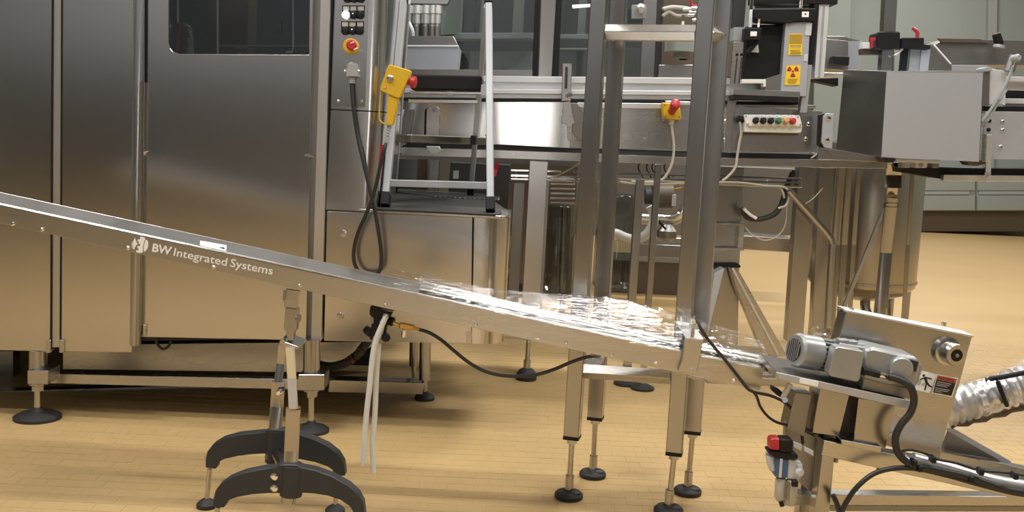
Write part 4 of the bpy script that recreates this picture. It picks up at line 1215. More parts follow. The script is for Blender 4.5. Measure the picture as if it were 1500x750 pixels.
# left gear segment
rc_.part('emblem', logo_part([(-9.6, -7.2), (-8.2, -8.9), (-8.6, -6.2), (-6.2, -4.4), (-6.4, -2.2), (-4.0, -1.4), (-3.6, 0.6), (-5.6, 1.2), (-5.2, 4.2), (-7.0, 4.8), (-6.4, 8), (-7.6, 8.4), (-9.8, 4.4), (-10.8, 0), (-10.4, -4)]), M_PRINT, None, 'white round emblem, toothed left segment')
rc_.part('emblem', logo_part([(-11.2, -3.0), (-11.6, 1.0), (-10.6, 5.2), (-8.6, 8.8), (-10.2, 6.9), (-11.6, 4), (-12.2, 0), (-11.9, -2.4)]), M_PRINT, None, 'white round emblem, outer left sliver')
# saddle bracket near the lower end
sb = rc_.part('saddle_bracket', plate([(1004.5, 496), (1030.5, 497.5), (1023, 536), (1018, 548), (993, 544), (999, 528)], HY - 0.02, 0.015), M_CHUTE)
rc_.part('bracket_lip', extrude_poly([P(1004.5, 496, HY - 0.02), P(1030.5, 497.5, HY - 0.02), P(1030.5, 497.5, HY - 0.02) + Vector((0, HW, 0.01)), P(1004.5, 496, HY - 0.02) + Vector((0, HW, 0.01))], Vector((0, 0, 0.003)), 0.0005), M_ALU, sb)
rc_.part('bracket_screw', cyl(P(1013, 540, HY - 0.024), P(1013, 540, HY - 0.018), 0.005), M_CHROME, sb)
rc_.part('end_tube', tube([P(1115, 526, HY + 0.08), P(1165, 537, HY + 0.08)], 0.02, n=1, seg=16), M_ALU)
rc_.part('end_tube', tube([P(1108, 543, HY + 0.06), P(1160, 553, HY + 0.06)], 0.013, n=1, seg=16), M_ALU)
rc_.part('outlet_collar', tube([P(1113, 530, HY + 0.08), P(1124, 533, HY + 0.08)], 0.031, n=1, seg=20), M_CHUTE)

# clear plastic film wound round the chute
from mathutils import noise as mnoise
film = bmesh.new()
NX, NS = 150, 30
grid = []
for i in range(NX + 1):
    x = 560 + (1128 - 560) * i / NX
    u = i / NX
    pt, pb = P(x, nt(x), HY), P(x, nb(x), HY)
    hump = 0.012 + 0.055 * max(0, min(1, (u - 0.28) / 0.3)) * (1 - 0.55 * max(0, (u - 0.78) / 0.22))
    foot = min(1.0, 0.25 + u * 1.2)
    sec = [pb + Vector((0, 0.11, -0.006)), pb + Vector((0, 0.03, -0.008)), pb + Vector((0, -0.006, -0.004)), pb + Vector((0, -0.010, 0.012)),
           pb.lerp(pt, 0.5) + Vector((0, -0.006, 0)), pt + Vector((0, -0.008, -0.004)), pt + Vector((0, 0.004, 0.010)),
           pt + Vector((0, 0.06, 0.022 + hump * 0.6)), pt + Vector((0, 0.13, 0.03 + hump)), pt + Vector((0, 0.20, 0.012 + hump * 0.7)), pt + Vector((0, HW + 0.012, -0.004)), pb.lerp(pt, 0.4) + Vector((0, HW + 0.012, 0))]
    sp2 = smooth_pts(sec, 3)
    row = []
    for j, p in enumerate(sp2):
        nz = mnoise.noise(Vector((x * 0.02, j * 1.1, 3.1))) * 0.004 + mnoise.noise(Vector((x * 0.07 + j * 0.5, j * 0.8, 9.7))) * 0.0025
        row.append(film.verts.new(p + Vector((0, -abs(nz) * 0.8 if j < 16 else nz, nz))))
    grid.append(row)
for A, B in zip(grid, grid[1:]):
    for j in range(len(A) - 1):
        film.faces.new((A[j], A[j + 1], B[j + 1], B[j]))
fo = single('plastic_film', film, M_FILM, 'crumpled clear plastic film wrapped round the lower half of the chute', 'plastic film', loc=P(850, 480, HY))
frag = bmesh.new()
gr = []
for i in range(13):
    row = []
    for j in range(6):
        x, y = 1012 + i * 2.9, 541 + j * 2.6 + (3.5 * math.sin(i * 1.3) if j == 5 else 0) + i * 0.35
        nz = mnoise.noise(Vector((i * 0.5, j * 0.6, 1.0))) * 0.02
        row.append(frag.verts.new(P(x, y, HY - 0.035 + nz)))
    gr.append(row)
for A, B in zip(gr, gr[1:]):
    for j in range(5):
        frag.faces.new((A[j], A[j + 1], B[j + 1], B[j]))
f2 = bpy.data.objects.new('loose_film_end', tomesh('loose_film_end', frag, fo.location))
f2.data.materials.append(M_FILM)
f2.parent = fo
scene.collection.objects.link(f2)

# ------------------------------------------------------------------ sensor with thin cord on the chute
sc = Thing('chute_sensor', 'small silver sensor clipped on the chute with thin black cord', 'sensor', P(1018, 475, HY + 0.02))
sc.part('head', lathe(P(1017.5, 474, HY - 0.02), P(1019, 462, HY - 0.02) - P(1017.5, 474, HY - 0.02), [(0, 0.007), (0.012, 0.009), (0.014, 0.006), (0.024, 0.006)], 14), M_CHROME)
sc.part('clip', join(beam(P(1011, 476, HY - 0.01), P(1023, 479, HY - 0.01), 0.03, 0.014), ), M_LGREY)
sc.part('stem', beam(P(1016, 478, HY - 0.01), P(1013, 500, HY - 0.01), 0.01, 0.012), M_STEEL)
sc.part('cord', ptube([(1020, 465, HY - 0.03), (1026, 480), (1040, 501), (1062, 527), (1085, 556), (1096, 570), (1108, 575), (1130, 580), (1150, 590), (1165, 606), (1173, 626), (1176, 650)], HY - 0.05, 0.0048, n=7), M_CABLE)
sc.part('cord', ptube([(1100, 571), (1108, 580), (1114, 596), (1126, 611), (1142, 620), (1165, 624), (1185, 630), (1196, 634), (1214, 637), (1234, 640)], HY - 0.055, 0.0042, n=7), M_CABLE)
sc.part('cord_plug', tube([P(1192, 632, HY - 0.055), P(1206, 636, HY - 0.055)], 0.010, n=1), M_BLACK)

# ------------------------------------------------------------------ arched support stand under the chute
ar = Thing('chute_stand', 'two-legged chute support with black arched feet and chrome rod', 'stand', Vector((P(410, 740, 3.1).x, 3.1, 0)))
u2 = lambda pts: [(280 + x / 2.206, 410 + y / 2.206) for x, y in pts]
YBk = floor_y(298, 743)
YFr = YBk - 0.19
f_out = [(70, 735), (70, 712), (78, 682), (92, 662), (120, 642), (170, 622), (230, 610), (275, 605), (277, 598), (300, 596), (345, 598), (352, 605), (400, 614), (455, 634), (510, 664), (540, 692), (556, 722), (562, 775)]
f_in = [(528, 775), (526, 755), (512, 733), (482, 712), (440, 698), (395, 691), (352, 689), (345, 693), (300, 694), (283, 690), (250, 690), (195, 694), (150, 702), (122, 712), (113, 722), (106, 737)]
b_out = [(46, 608), (46, 580), (52, 555), (70, 532), (100, 514), (150, 500), (210, 494), (240, 492), (243, 486), (300, 484), (345, 498), (392, 512), (440, 534), (475, 562), (492, 590), (498, 634)]
b_in = [(460, 634), (458, 616), (440, 604), (400, 590), (350, 580), (335, 582), (300, 586), (262, 584), (245, 562), (200, 564), (150, 570), (105, 580), (84, 592), (80, 612)]
for (o_, i_, Y) in ((b_out, b_in, YBk), (f_out, f_in, YFr)):
    a = ar.part('arched_foot', plate(u2(o_ + i_), Y - 0.02, 0.04, bev=0.006), M_ARCH, label='black moulded arched foot')
    hx = (272, 300) if Y == YBk else (322, 343)
    if Y == YFr:
        for yy in (635, 672):
            ar.part('bolt', lathe(P(280 + 269 / 2.206, 410 + yy / 2.206, Y - 0.02), Vector((0, -1, 0)), [(0, 0.011), (0.005, 0.011), (0.009, 0.006)], 14), M_CHROME, a)
    else:
        ar.part('bolt', lathe(P(280 + 247 / 2.206, 410 + 571 / 2.206, Y - 0.02), Vector((0, -1, 0)), [(0, 0.008), (0.005, 0.008)], 12), M_STEEL, a)
# hubs, tubes, rods
hubF0, hubF1 = P(429, 682, YFr), P(426.5, 724, YFr)
ar.part('hub', cyl(P(429.5, 681, YFr), P(426, 725, YFr), 0.033, seg=28), M_ARCH)
ar.part('hub', cyl(P(404.5, 630, YBk), P(403, 676, YBk), 0.031, seg=28), M_ARCH)
ar.part('lower_tube', tube([P(430, 598, YFr), P(424, 724, YFr), Vector((P(421, 762, YFr).x, YFr, 0.10))], 0.0215, n=1, seg=24), M_STEELV)
ar.part('lower_tube', tube([P(408, 559, YBk), P(403, 634, YBk), Vector((P(400, 690, YBk).x, YBk, 0.13))], 0.0205, n=1, seg=24), M_STEELV)
ar.part('chrome_rod', tube([P(425, 508, YFr), P(430, 600, YFr)], 0.0135, n=1, seg=20), M_ALU, label='shiny chrome rod')
ar.part('inner_rod', tube([P(414, 505, YBk), P(407.5, 561, YBk)], 0.0125, n=1, seg=20), M_STEELV)
ar.part('tube_ring', tube([P(429.8, 597, YFr), P(429.9, 600, YFr)], 0.0222, n=1, seg=24), M_BRASS)
ar.part('clamp_screw', lathe(P(409.5, 574, YBk - 0.02), Vector((0, -1, 0)), [(0, 0.010), (0.006, 0.010), (0.02, 0.006)], 14), M_CHROME)
ar.part('cross_tube', cyl(P(404, 660, YBk), P(421, 694, YFr), 0.0185), M_STEELV)
top_pl = ar.part('yoke_plate', plate([(414, 494), (418, 501), (437, 508), (437, 512), (413, 511.5), (409, 500)], HY + 0.0, 0.12), M_STEEL)
ar.part('socket', plate([(418, 450), (436, 452), (434, 484), (430, 487), (429, 500), (419, 500), (419, 486), (415, 482)], HY + 0.02, 0.035, bev=0.003), M_STEELV)
ar.part('hook_plate', plate([(418.5, 423), (439.5, 425.5), (437, 438), (435.5, 453), (415.5, 450), (415.5, 438)], HY + 0.006, 0.012, bev=0.002), M_STEEL)
ar.part('hook_lip', plate([(415, 424), (419, 423), (416.5, 440), (414, 441)], HY - 0.004, 0.012), M_DARKSTEEL)
ar.part('thumb_screw', join(cyl(P(433, 466, HY + 0.0), P(440, 466, HY - 0.005), 0.006), cyl(P(438, 461, HY - 0.006), P(437.5, 471, HY - 0.006), 0.006)), M_DARKSTEEL)
for (px, py0, Y) in ((307, 687, YBk), (494, 697, YBk), (319, 743, YFr), (527, 760, YFr)):
    g_ = Vector((P(px, py0, Y).x - (0.008 if px < 400 else 0.004), Y, 0))
    ar.part('foot_rod', cyl(P(px, py0, Y), g_ + Vector((0, 0, 0.02)), 0.0075), M_STEEL)
    ar.part('foot_pad', lathe(g_, Vector((0, 0, 1)), [(0, 0.03), (0.005, 0.031), (0.013, 0.031), (0.022, 0.022), (0.03, 0.01)], 24), M_RUBBER, label='round black foot pad')

# ------------------------------------------------------------------ valve with hoses hanging under the chute
va = Thing('air_valve', 'black valve block under the chute with two hanging white hoses', 'valve', P(555, 480, HY + 0.06))
VY = HY + 0.03
va.part('mount', plate([(542, 449), (577, 455), (570, 466), (545, 465), (541, 460)], VY, 0.06), M_BLACK)
va.part('body', plate([(545, 463), (571, 464), (566, 480), (562, 500), (541, 498), (544, 478)], VY + 0.005, 0.05, bev=0.003), M_BLACK)
va.part('knob', cyl(P(568, 469, VY + 0.02), P(577, 472, VY + 0.015), 0.014, seg=16, bev=0.002), M_BLACK)
va.part('knob', lathe(P(564, 493, VY + 0.01), Vector((0.3, -1, 0)), [(0, 0.013), (0.02, 0.013), (0.024, 0.008)], 16), M_BLACK)
va.part('knob', cyl(P(543, 482, VY + 0.02), P(537, 489, VY + 0.02), 0.017, seg=16, bev=0.002), M_BLACK)
va.part('side_tag', rect(542, 465, 547, 474, VY + 0.0, 0.01, 0.001, 0), M_GREY)
va.part('plug', cyl(P(546, 497, VY + 0.0), P(560, 500, VY + 0.0), 0.009), M_GREY)
va.part('hose_fitting', lathe(P(566, 459, VY - 0.012), Vector((-0.3, -0.4, -1)), [(0, 0.004), (0.003, 0.008), (0.012, 0.009), (0.02, 0.008)], 14), M_CHROME)
va.part('white_hose', ptube([(565.5, 463), (560, 475), (551, 498), (545.5, 525), (541, 570), (536, 615), (531.5, 681)], VY - 0.02, 0.0085, seg=12), M_HOSE)
va.part('white_hose', ptube([(561, 470), (557, 490), (553.5, 520), (551, 560), (549, 610), (545.5, 650), (547.5, 692)], VY + 0.005, 0.0085, seg=12), M_HOSE)
bf = va.part('brass_fitting', join(plate([(585, 473), (607, 477), (605, 485), (584, 482)], VY + 0.005, 0.022, bev=0.003), cyl(P(576, 473, VY + 0.015), P(586, 477, VY + 0.015), 0.006)), M_BRASS)
va.part('elbow', cyl(P(592, 484, VY + 0.012), P(591, 493.5, VY + 0.012), 0.0075), M_CHROME, bf)
va.part('fitting_nut', cyl(P(606, 480, VY + 0.015), P(614, 483, VY + 0.015), 0.0065, seg=6), M_BRASS, bf)
va.part('air_line', ptube([(613, 482.5), (628, 487), (645, 497), (663, 512), (684, 529), (706, 542), (730, 549), (755, 551), (785, 549), (812, 541), (838, 530), (860, 523), (880, 521)], VY + 0.015, 0.0055, n=7), M_CABLE)
# ------------------------------------------------------------------ drive unit at the lower right
DY = 3.06
du = Thing('drive_unit', 'tilted steel drive unit with grey gear motor and guard box, bottom right', 'drive unit', Vector((P(1290, 700, 3.1).x, 3.1, 0)))
gb = du.part('guard_box', plate([(1240, 455), (1425, 492), (1376, 670), (1192, 632)], DY, 0.075, bev=0.003), M_STEEL, label='tilted steel guard box')
du.part('guard_lip', plate([(1238, 453.5), (1427, 491.5), (1426, 494.5), (1239, 457)], DY - 0.004, 0.083, bev=0.001), M_ALU, gb)
for (hx, hy) in ((1229, 455), (1247, 456), (1382, 477)):
    du.part('lid_stud', cyl(P(hx, hy, DY + 0.04), P(hx + 1, hy - 5, DY + 0.04), 0.007), M_STEEL, gb)
du.part('film_scrap', tube([P(1192, 487, DY + 0.02), P(1205, 483, DY + 0.03), P(1218, 487, DY + 0.03)], 0.018, seg=10), M_FILM)
bh2 = du.part('bearing_housing', lathe(P(1386, 514, DY), Vector((0.16, -1, -0.03)), [(-0.01, 0.046), (0.012, 0.042), (0.014, 0.033), (0.052, 0.033), (0.056, 0.031), (0.056, 0.019), (0.03, 0.018)], 36), M_STEEL)
du.part('bearing_bore', lathe(P(1386, 514, DY), Vector((0.16, -1, -0.03)), [(0.03, 0.0185), (0.0575, 0.0185), (0.0580, 0.015)], 28), M_BLACK, bh2, 'black bearing hole')
du.part('shaft_end', lathe(P(1386, 514, DY), Vector((0.16, -1, -0.03)), [(0.03, 0.006), (0.060, 0.006), (0.062, 0.003)], 14), M_DARKSTEEL, bh2)

# warning label: picture half and text half
SX = lambda u, v: (1351.3 + u * 21.3 - v * 11.0, 543.8 + u * 5.2 + v * 26.4)      # picture half, u,v in 0..1
TX = lambda u, v: (1373.2 + u * 29.6 - v * (7.2 + 1.3 * u), 549 + u * 5.6 + v * 26.4)
l1 = du.part('warning_label', plate([SX(-0.02, -0.02), SX(1.0, -0.02), SX(1.0, 1.02), SX(-0.02, 1.02)], DY - 0.003, 0.002, bev=0), M_PRINT, label='white sticker with black figure at rollers')
DD = DY - 0.0042


def sdecal(name, pts, mat, parent, fn, z=0.0):
    return du.part(name, plate([fn(*p) for p in pts], DD - z, 0.001, bev=0), mat, parent)


def stroke(p, q, w):
    dx, dy = q[0] - p[0], q[1] - p[1]
    L_ = math.hypot(dx, dy)
    nx, ny = -dy / L_ * w, dx / L_ * w
    return [(p[0] + nx, p[1] + ny), (q[0] + nx, q[1] + ny), (q[0] - nx, q[1] - ny), (p[0] - nx, p[1] - ny)]


def dot(cx, cy, r, n=12):
    return [(cx + r * math.cos(2 * math.pi * i / n), cy + r * math.sin(2 * math.pi * i / n)) for i in range(n)]


sdecal('figure_head', dot(0.20, 0.20, 0.075), M_INK, l1, SX)
for (p, q, w) in (((0.30, 0.28), (0.78, 0.28), 0.035), ((0.32, 0.30), (0.06, 0.46), 0.035), ((0.34, 0.28), (0.55, 0.52), 0.075), ((0.55, 0.48), (0.64, 0.92), 0.045), ((0.55, 0.50), (0.82, 0.66), 0.05), ((0.80, 0.64), (1.0, 0.68), 0.04)):
    sdecal('figure_limb', stroke(p, q, w), M_INK, l1, SX)
sdecal('roller_mark', dot(-0.02 + 0.12, 0.62, 0.13), M_GREYINK, l1, SX)
sdecal('roller_mark', dot(0.40, 0.64, 0.09), M_GREYINK, l1, SX)
l2 = du.part('warning_label', plate([TX(-0.02, -0.03), TX(1.02, -0.03), TX(1.02, 1.03), TX(-0.02, 1.03)], DY - 0.003, 0.002, bev=0), M_PRINT, label='black text sticker with orange band')
sdecal('text_field', [(0.02, 0.26), (0.98, 0.26), (0.97, 0.97), (0.03, 0.97)], M_INK, l2, TX)
sdecal('orange_band', [(0.02, 0.03), (0.98, 0.03), (0.98, 0.25), (0.02, 0.25)], M_WARN, l2, TX)
for k, (vy, ue) in enumerate(((0.36, 0.78), (0.46, 0.72), (0.55, 0.62), (0.70, 0.80), (0.79, 0.74), (0.88, 0.45))):
    sdecal('text_line', [(0.08, vy - 0.022), (ue, vy - 0.022), (ue, vy + 0.022), (0.08, vy + 0.022)], M_GREYINK, l2, TX, 0.0012)
for k in range(7):
    u = 0.10 + k * 0.115
    sdecal('band_letter', [(u, 0.08), (u + 0.075, 0.08), (u + 0.075, 0.20), (u, 0.20)], M_DKRED, l2, TX, 0.0012)

# motor plate and motor
pl_n = du.part('motor_plate', extrude_poly([P(1137, 545, 2.86), P(1333, 590, 2.86), P(1333, 584, 2.86) + Vector((0, 0.19, 0)), P(1136, 538, 2.86) + Vector((0, 0.19, 0))], Vector((0, 0, -0.020)), 0.002), M_STEEL)
du.part('plate_edge', plate([(1137, 545), (1333, 587), (1332, 599), (1142, 556)], 2.858, 0.004, bev=0.001), M_SATIN, pl_n)
du.part('plate_tag', plate([(1172, 553.5), (1199, 559), (1198, 566.5), (1171, 561)], 2.855, 0.002, bev=0), M_PRINT, pl_n)
MYY = 2.93
m0, m1 = P(1158, 511, MYY - 0.01), P(1205, 521, MYY)
axm = (m1 - m0).normalized()
axm = (axm + Vector((0, 0.22, 0))).normalized()
mo = du.part('fan_cowl', lathe(P(1163, 512, MYY), axm, [(0.0, 0.036), (0.002, 0.044), (0.010, 0.0500), (0.076, 0.0505), (0.078, 0.047)], 36), M_MOTOR)
du.part('fan_grille', lathe(P(1163, 512, MYY), axm, [(-0.002, 0.034), (0.001, 0.035)], 30), M_INK, mo, 'dark fan grille')
pm = P(1163, 512, MYY)
aa, bb_ = basis(axm)
for i in range(-3, 4):
    hw = math.sqrt(max(0, 0.034 ** 2 - (i * 0.009) ** 2))
    du.part('grille_bar', beam(pm + aa * i * 0.009 - bb_ * hw - axm * 0.004, pm + aa * i * 0.009 + bb_ * hw - axm * 0.004, 0.0028, 0.003, 0.0005), M_MOTOR, mo)
core = du.part('motor_core', cyl(pm + axm * 0.076, pm + axm * 0.21, 0.040, seg=28), M_INK)
for i in range(20):
    an = 2 * math.pi * i / 20
    dr = aa * math.cos(an) + bb_ * math.sin(an)
    q0 = pm + axm * 0.079 + dr * 0.0425
    du.part('cooling_fin', beam(q0, q0 + axm * 0.115, 0.0045, 0.013, 0.0008, up=dr), M_MOTOR, core)
du.part('terminal_box', plate([(1223, 511), (1228, 507.5), (1264, 514), (1266, 518), (1260, 556), (1256, 560), (1217, 551.5), (1214, 547)], MYY - 0.075, 0.05, bev=0.003), M_MOTOR, label='grey terminal box')
du.part('terminal_neck', plate([(1230, 502), (1270, 509), (1262, 555), (1222, 547)], MYY - 0.03, 0.07, bev=0.004), M_MOTOR)
for i, (hx, hy) in enumerate(((1234, 499), (1247, 501), (1258, 505))):
    du.part('motor_lug', box(P(hx, hy, MYY - 0.01 + 0.01 * i), (0.03, 0.03, 0.012), None, 0.002), M_MOTOR)
gx = du.part('gearbox', plate([(1266, 512), (1280, 509), (1345, 524), (1350, 534), (1343, 562), (1336, 568), (1300, 566), (1262, 556)], MYY - 0.05, 0.12, bev=0.008), M_MOTOR)
du.part('gearbox_cap', lathe(P(1318, 538, MYY - 0.05), Vector((-0.1, -1, 0)), [(0, 0.034), (0.018, 0.033), (0.022, 0.029), (0.023, 0.01)], 32), M_MOTOR, gx)
du.part('gearbox_port', plate([(1334, 527), (1346, 530), (1342, 545), (1332, 542)], MYY - 0.056, 0.01, bev=0.001), M_INK, gx)
du.part('gearbox_ear', plate([(1345, 531), (1352, 535), (1347, 558), (1338, 572), (1333, 566), (1341, 552)], MYY - 0.04, 0.05, bev=0.004), M_MOTOR, gx)
du.part('gearbox_foot', plate([(1265, 554), (1345, 572), (1338, 586), (1262, 570)], MYY - 0.045, 0.12, bev=0.002), M_DARKSTEEL)
du.part('cable_gland', join(cyl(P(1263, 543, MYY - 0.07), P(1268, 544, MYY - 0.07), 0.012), cyl(P(1268, 544, MYY - 0.07), P(1288, 549, MYY - 0.07), 0.010, seg=12)), M_BLACK)
du.part('gland_nut', cyl(P(1287, 548.5, MYY - 0.07), P(1303, 552, MYY - 0.07), 0.0095, 0.008, seg=12), M_CHROME)
du.part('motor_cable', ptube([(1300, 551.5, 2.85), (1318, 556, 2.84), (1333, 566, 2.83), (1339, 584, 2.83), (1334, 604, 2.83), (1320, 622, 2.83), (1312, 640, 2.83), (1314, 660, 2.83), (1326, 675, 2.83), (1345, 683, 2.83), (1378, 690, 2.83), (1410, 697, 2.83), (1445, 708, 2.83), (1480, 719, 2.83), (1530, 723, 2.83)], 2.83, 0.0105, n=7, seg=12), M_CABLE)
# pedestal blocks under the plate
du.part('pedestal', plate([(1202, 566), (1246, 573), (1229, 640), (1190, 634)], 2.93, 0.1), M_STEELV)
du.part('pedestal', plate([(1258, 583), (1312, 592), (1297, 658), (1250, 650)], 2.90, 0.13), M_STEELV)
du.part('pedestal', plate([(1165, 575), (1190, 578), (1178, 640), (1153, 628)], 2.96, 0.08), M_DARKSTEEL)
du.part('backing_sheet', plate([(1190, 572), (1262, 585), (1248, 655), (1176, 640)], 3.03, 0.02), M_DARKSTEEL)
du.part('foot_flange', plate([(1232, 644), (1292, 655), (1290, 664), (1234, 652)], 2.88, 0.1), M_STEEL)
# frame
du.part('top_beam', plate([(1207, 645), (1500, 704), (1640, 733), (1640, 762), (1490, 731), (1287, 686), (1203, 667)], 2.90, 0.06), M_STEEL)
du.part('front_leg', plate([(1204, 667), (1222, 670), (1211, 800), (1187, 800)], 2.90, 0.05), M_STEELV)
du.part('rear_leg', plate([(1178, 655), (1194, 652), (1183, 800), (1166, 800)], 3.05, 0.05), M_STEELV)
du.part('leg_plate', plate([(1150, 618), (1195, 640), (1203, 652), (1196, 668), (1190, 722), (1172, 708), (1168, 680), (1148, 652)], 2.97, 0.02), M_DARKSTEEL)
du.part('lower_bar', plate([(1150, 724), (1640, 729), (1640, 742), (1150, 740)], 3.0, 0.05), M_STEEL)
du.part('lower_bar_edge', plate([(1216, 740), (1640, 742), (1640, 750), (1216, 749)], 3.01, 0.04), M_DARKSTEEL)
du.part('cable_tube', ptube([(1322, 668, 2.87), (1400, 690, 2.87), (1450, 704, 2.87), (1520, 716, 2.87)], 2.87, 0.019, n=4, seg=18), M_ALU)
du.part('side_cover', plate([(1392, 630), (1470, 674), (1475, 684), (1380, 664)], 3.22, 0.02), M_DARKSTEEL)
du.part('brace', beam(P(1388, 627, 3.2), P(1478, 678, 3.2), 0.02, 0.016), M_SATIN)
du.part('rear_beam', plate([(1378, 662), (1640, 715), (1640, 732), (1373, 676)], 3.15, 0.05), M_STEEL)
for (hx, hy) in ((1225, 675), (1288, 687)):
    du.part('bolt', cyl(P(hx, hy - 3, 2.92), P(hx - 1, hy + 2, 2.92), 0.007, seg=6), M_DARKSTEEL)
for (hx, hy) in ((1338, 677), (1346, 685), (1421, 701), (1486, 696), (1366, 672), (1436, 690)):
    du.part('cable_tie', box(P(hx, hy, 2.825), (0.014, 0.03, 0.02), None, 0.003), M_BLACK)
du.part('thin_cable', ptube([(1318, 661), (1335, 659), (1355, 664), (1370, 672), (1400, 678), (1436, 689), (1470, 692), (1520, 699)], 2.85, 0.004, n=6), M_CABLE)
du.part('floor_cable', ptube([(1220, 725), (1226, 738), (1231, 752, 2.85), (1240, 735, 2.84), (1256, 713, 2.83), (1280, 694, 2.83), (1310, 686, 2.83), (1345, 687, 2.83), (1390, 697, 2.83), (1440, 711, 2.83), (1490, 723, 2.83), (1540, 728, 2.83)], 2.86, 0.0075, n=7), M_CABLE)
sw = du.part('limit_switch', plate([(1131, 566), (1142, 571), (1152, 580), (1147, 584), (1138, 579), (1130, 572)], 2.9, 0.025, bev=0.003), M_BLACK)
du.part('switch_arm', beam(P(1146, 583, 2.9), P(1158, 562, 2.9), 0.012, 0.014), M_LGREY, sw)
du.part('switch_bolt', cyl(P(1150, 586, 2.89), P(1150, 586, 2.9), 0.008), M_CHROME, sw)

# ------------------------------------------------------------------ filter regulator
fr_ = Thing('filter_regulator', 'air filter regulator with red and black knob, blue body, clear bowls', 'regulator', P(1150, 700, 2.9))
fv = 2.86
fr_.part('knob', plate([(1128, 645), (1131, 642), (1143, 642), (1143, 660), (1128, 659)], fv - 0.01, 0.04, bev=0.004), M_RED, label='red knob half')
fr_.part('knob', plate([(1143, 643), (1161, 644), (1163, 648), (1161, 664), (1142, 662)], fv - 0.012, 0.045, bev=0.004), M_BLACK, label='black knob half')
fr_.part('collar', plate([(1126, 660), (1165, 664), (1170, 668), (1168, 674), (1136, 671), (1126, 665)], fv - 0.005, 0.05, bev=0.003), M_BLACK)
fr_.part('body', plate([(1136, 671), (1155, 673), (1153, 701), (1135, 699)], fv, 0.045, bev=0.003), M_BLUE, label='blue body')
fr_.part('body_strip', plate([(1143, 672), (1147, 672), (1145, 700), (1141, 700)], fv - 0.004, 0.008, bev=0.001), M_LGREY)
fr_.part('body', plate([(1155, 673), (1174, 676), (1173, 703), (1153, 702)], fv + 0.003, 0.045, bev=0.003), M_LGREY, label='light grey body')
fr_.part('gauge', lathe(P(1169, 691, fv), Vector((0.4, -1, 0)), [(0, 0.012), (0.012, 0.012), (0.014, 0.009)], 18), M_LGREY)
fr_.part('port', cyl(P(1171, 680, fv), P(1172, 688, fv), 0.008), M_LGREY)
fr_.part('side_bowl', tube([P(1128, 662, fv + 0.02), P(1129, 676, fv + 0.02), P(1134, 687, fv + 0.02)], 0.013, n=2, seg=14), M_LGREY)
fr_.part('bowl', lathe(P(1144, 700, fv + 0.02), P(1142, 735, fv + 0.02) - P(1144, 700, fv + 0.02), [(0, 0.013), (0.005, 0.016), (0.058, 0.016), (0.068, 0.010), (0.072, 0.005)], 20), M_GCABLE)
fr_.part('bowl', lathe(P(1160, 702, fv + 0.015), P(1157, 741, fv + 0.015) - P(1160, 702, fv + 0.015), [(0, 0.014), (0.005, 0.0185), (0.066, 0.0185), (0.077, 0.013), (0.080, 0.006)], 20), M_GCABLE)
fr_.part('bowl_slot', plate([(1154, 704), (1156.5, 704), (1155, 733), (1152.5, 733)], fv - 0.006, 0.01, bev=0.001), M_DARKSTEEL)
fr_.part('drain', cyl(P(1144, 735, fv + 0.01), P(1146, 741, fv + 0.01), 0.007), M_BLACK)
fr_.part('lock', box(P(1164, 708, fv - 0.004), (0.018, 0.012, 0.018), None, 0.002), M_BLACK)
fr_.part('mount_strip', plate([(1162, 647), (1175, 652), (1174, 661), (1161, 655)], fv + 0.03, 0.01), M_LGREY)
fr_.part('mount_strip', plate([(1178, 654), (1192, 661), (1192, 669), (1178, 661)], fv + 0.03, 0.01), M_LGREY)

# ------------------------------------------------------------------ film-wrapped air duct
dt = Thing('air_duct', 'silver air duct wrapped in clear film leaving the drive unit at right', 'duct', P(1450, 590, 3.2))
dpts = [P(1376, 603, 3.2), P(1404, 592, 3.2), P(1440, 583, 3.2), P(1475, 571, 3.2), P(1510, 560, 3.2), P(1580, 540, 3.2)]


def duct_r(i, n):
    return 0.056 + 0.0035 * math.sin(i * 1.7) + 0.002 * math.sin(i * 4.3)


dt.part('duct', tube(dpts, 0.056, seg=30, n=10, rfun=duct_r), M_DUCT)
dt.part('film_wrap', tube([p + Vector((0, -0.004, 0.004)) for p in dpts], 0.061, seg=30, n=8, rfun=lambda i, n: 0.063 + 0.004 * mnoise.noise(Vector((i * 0.8, 2.2, 0)))), M_FILM)
dt.part('strap', tube([P(1460, 556, 3.13), P(1467, 574, 3.125), P(1475, 594, 3.14)], 0.007, n=4), M_BLACK)
dt.part('strap', tube([P(1444, 556, 3.14), P(1470, 552, 3.135), P(1505, 545, 3.135)], 0.008, n=3), M_BLACK)
dt.part('lower_seam', tube([P(1388, 622, 3.2), P(1425, 615, 3.2), P(1470, 603, 3.2), P(1520, 588, 3.2)], 0.014, n=5, rfun=lambda i, n: 0.014 + 0.004 * math.sin(i * 2.1)), M_BROWN)
dt.part('film_bunch', tube([P(1478, 550, 3.2), P(1494, 540, 3.2), P(1520, 534, 3.2)], 0.03, n=5, seg=14, rfun=lambda i, n: 0.024 + 0.008 * math.sin(i * 1.1)), M_FILM)

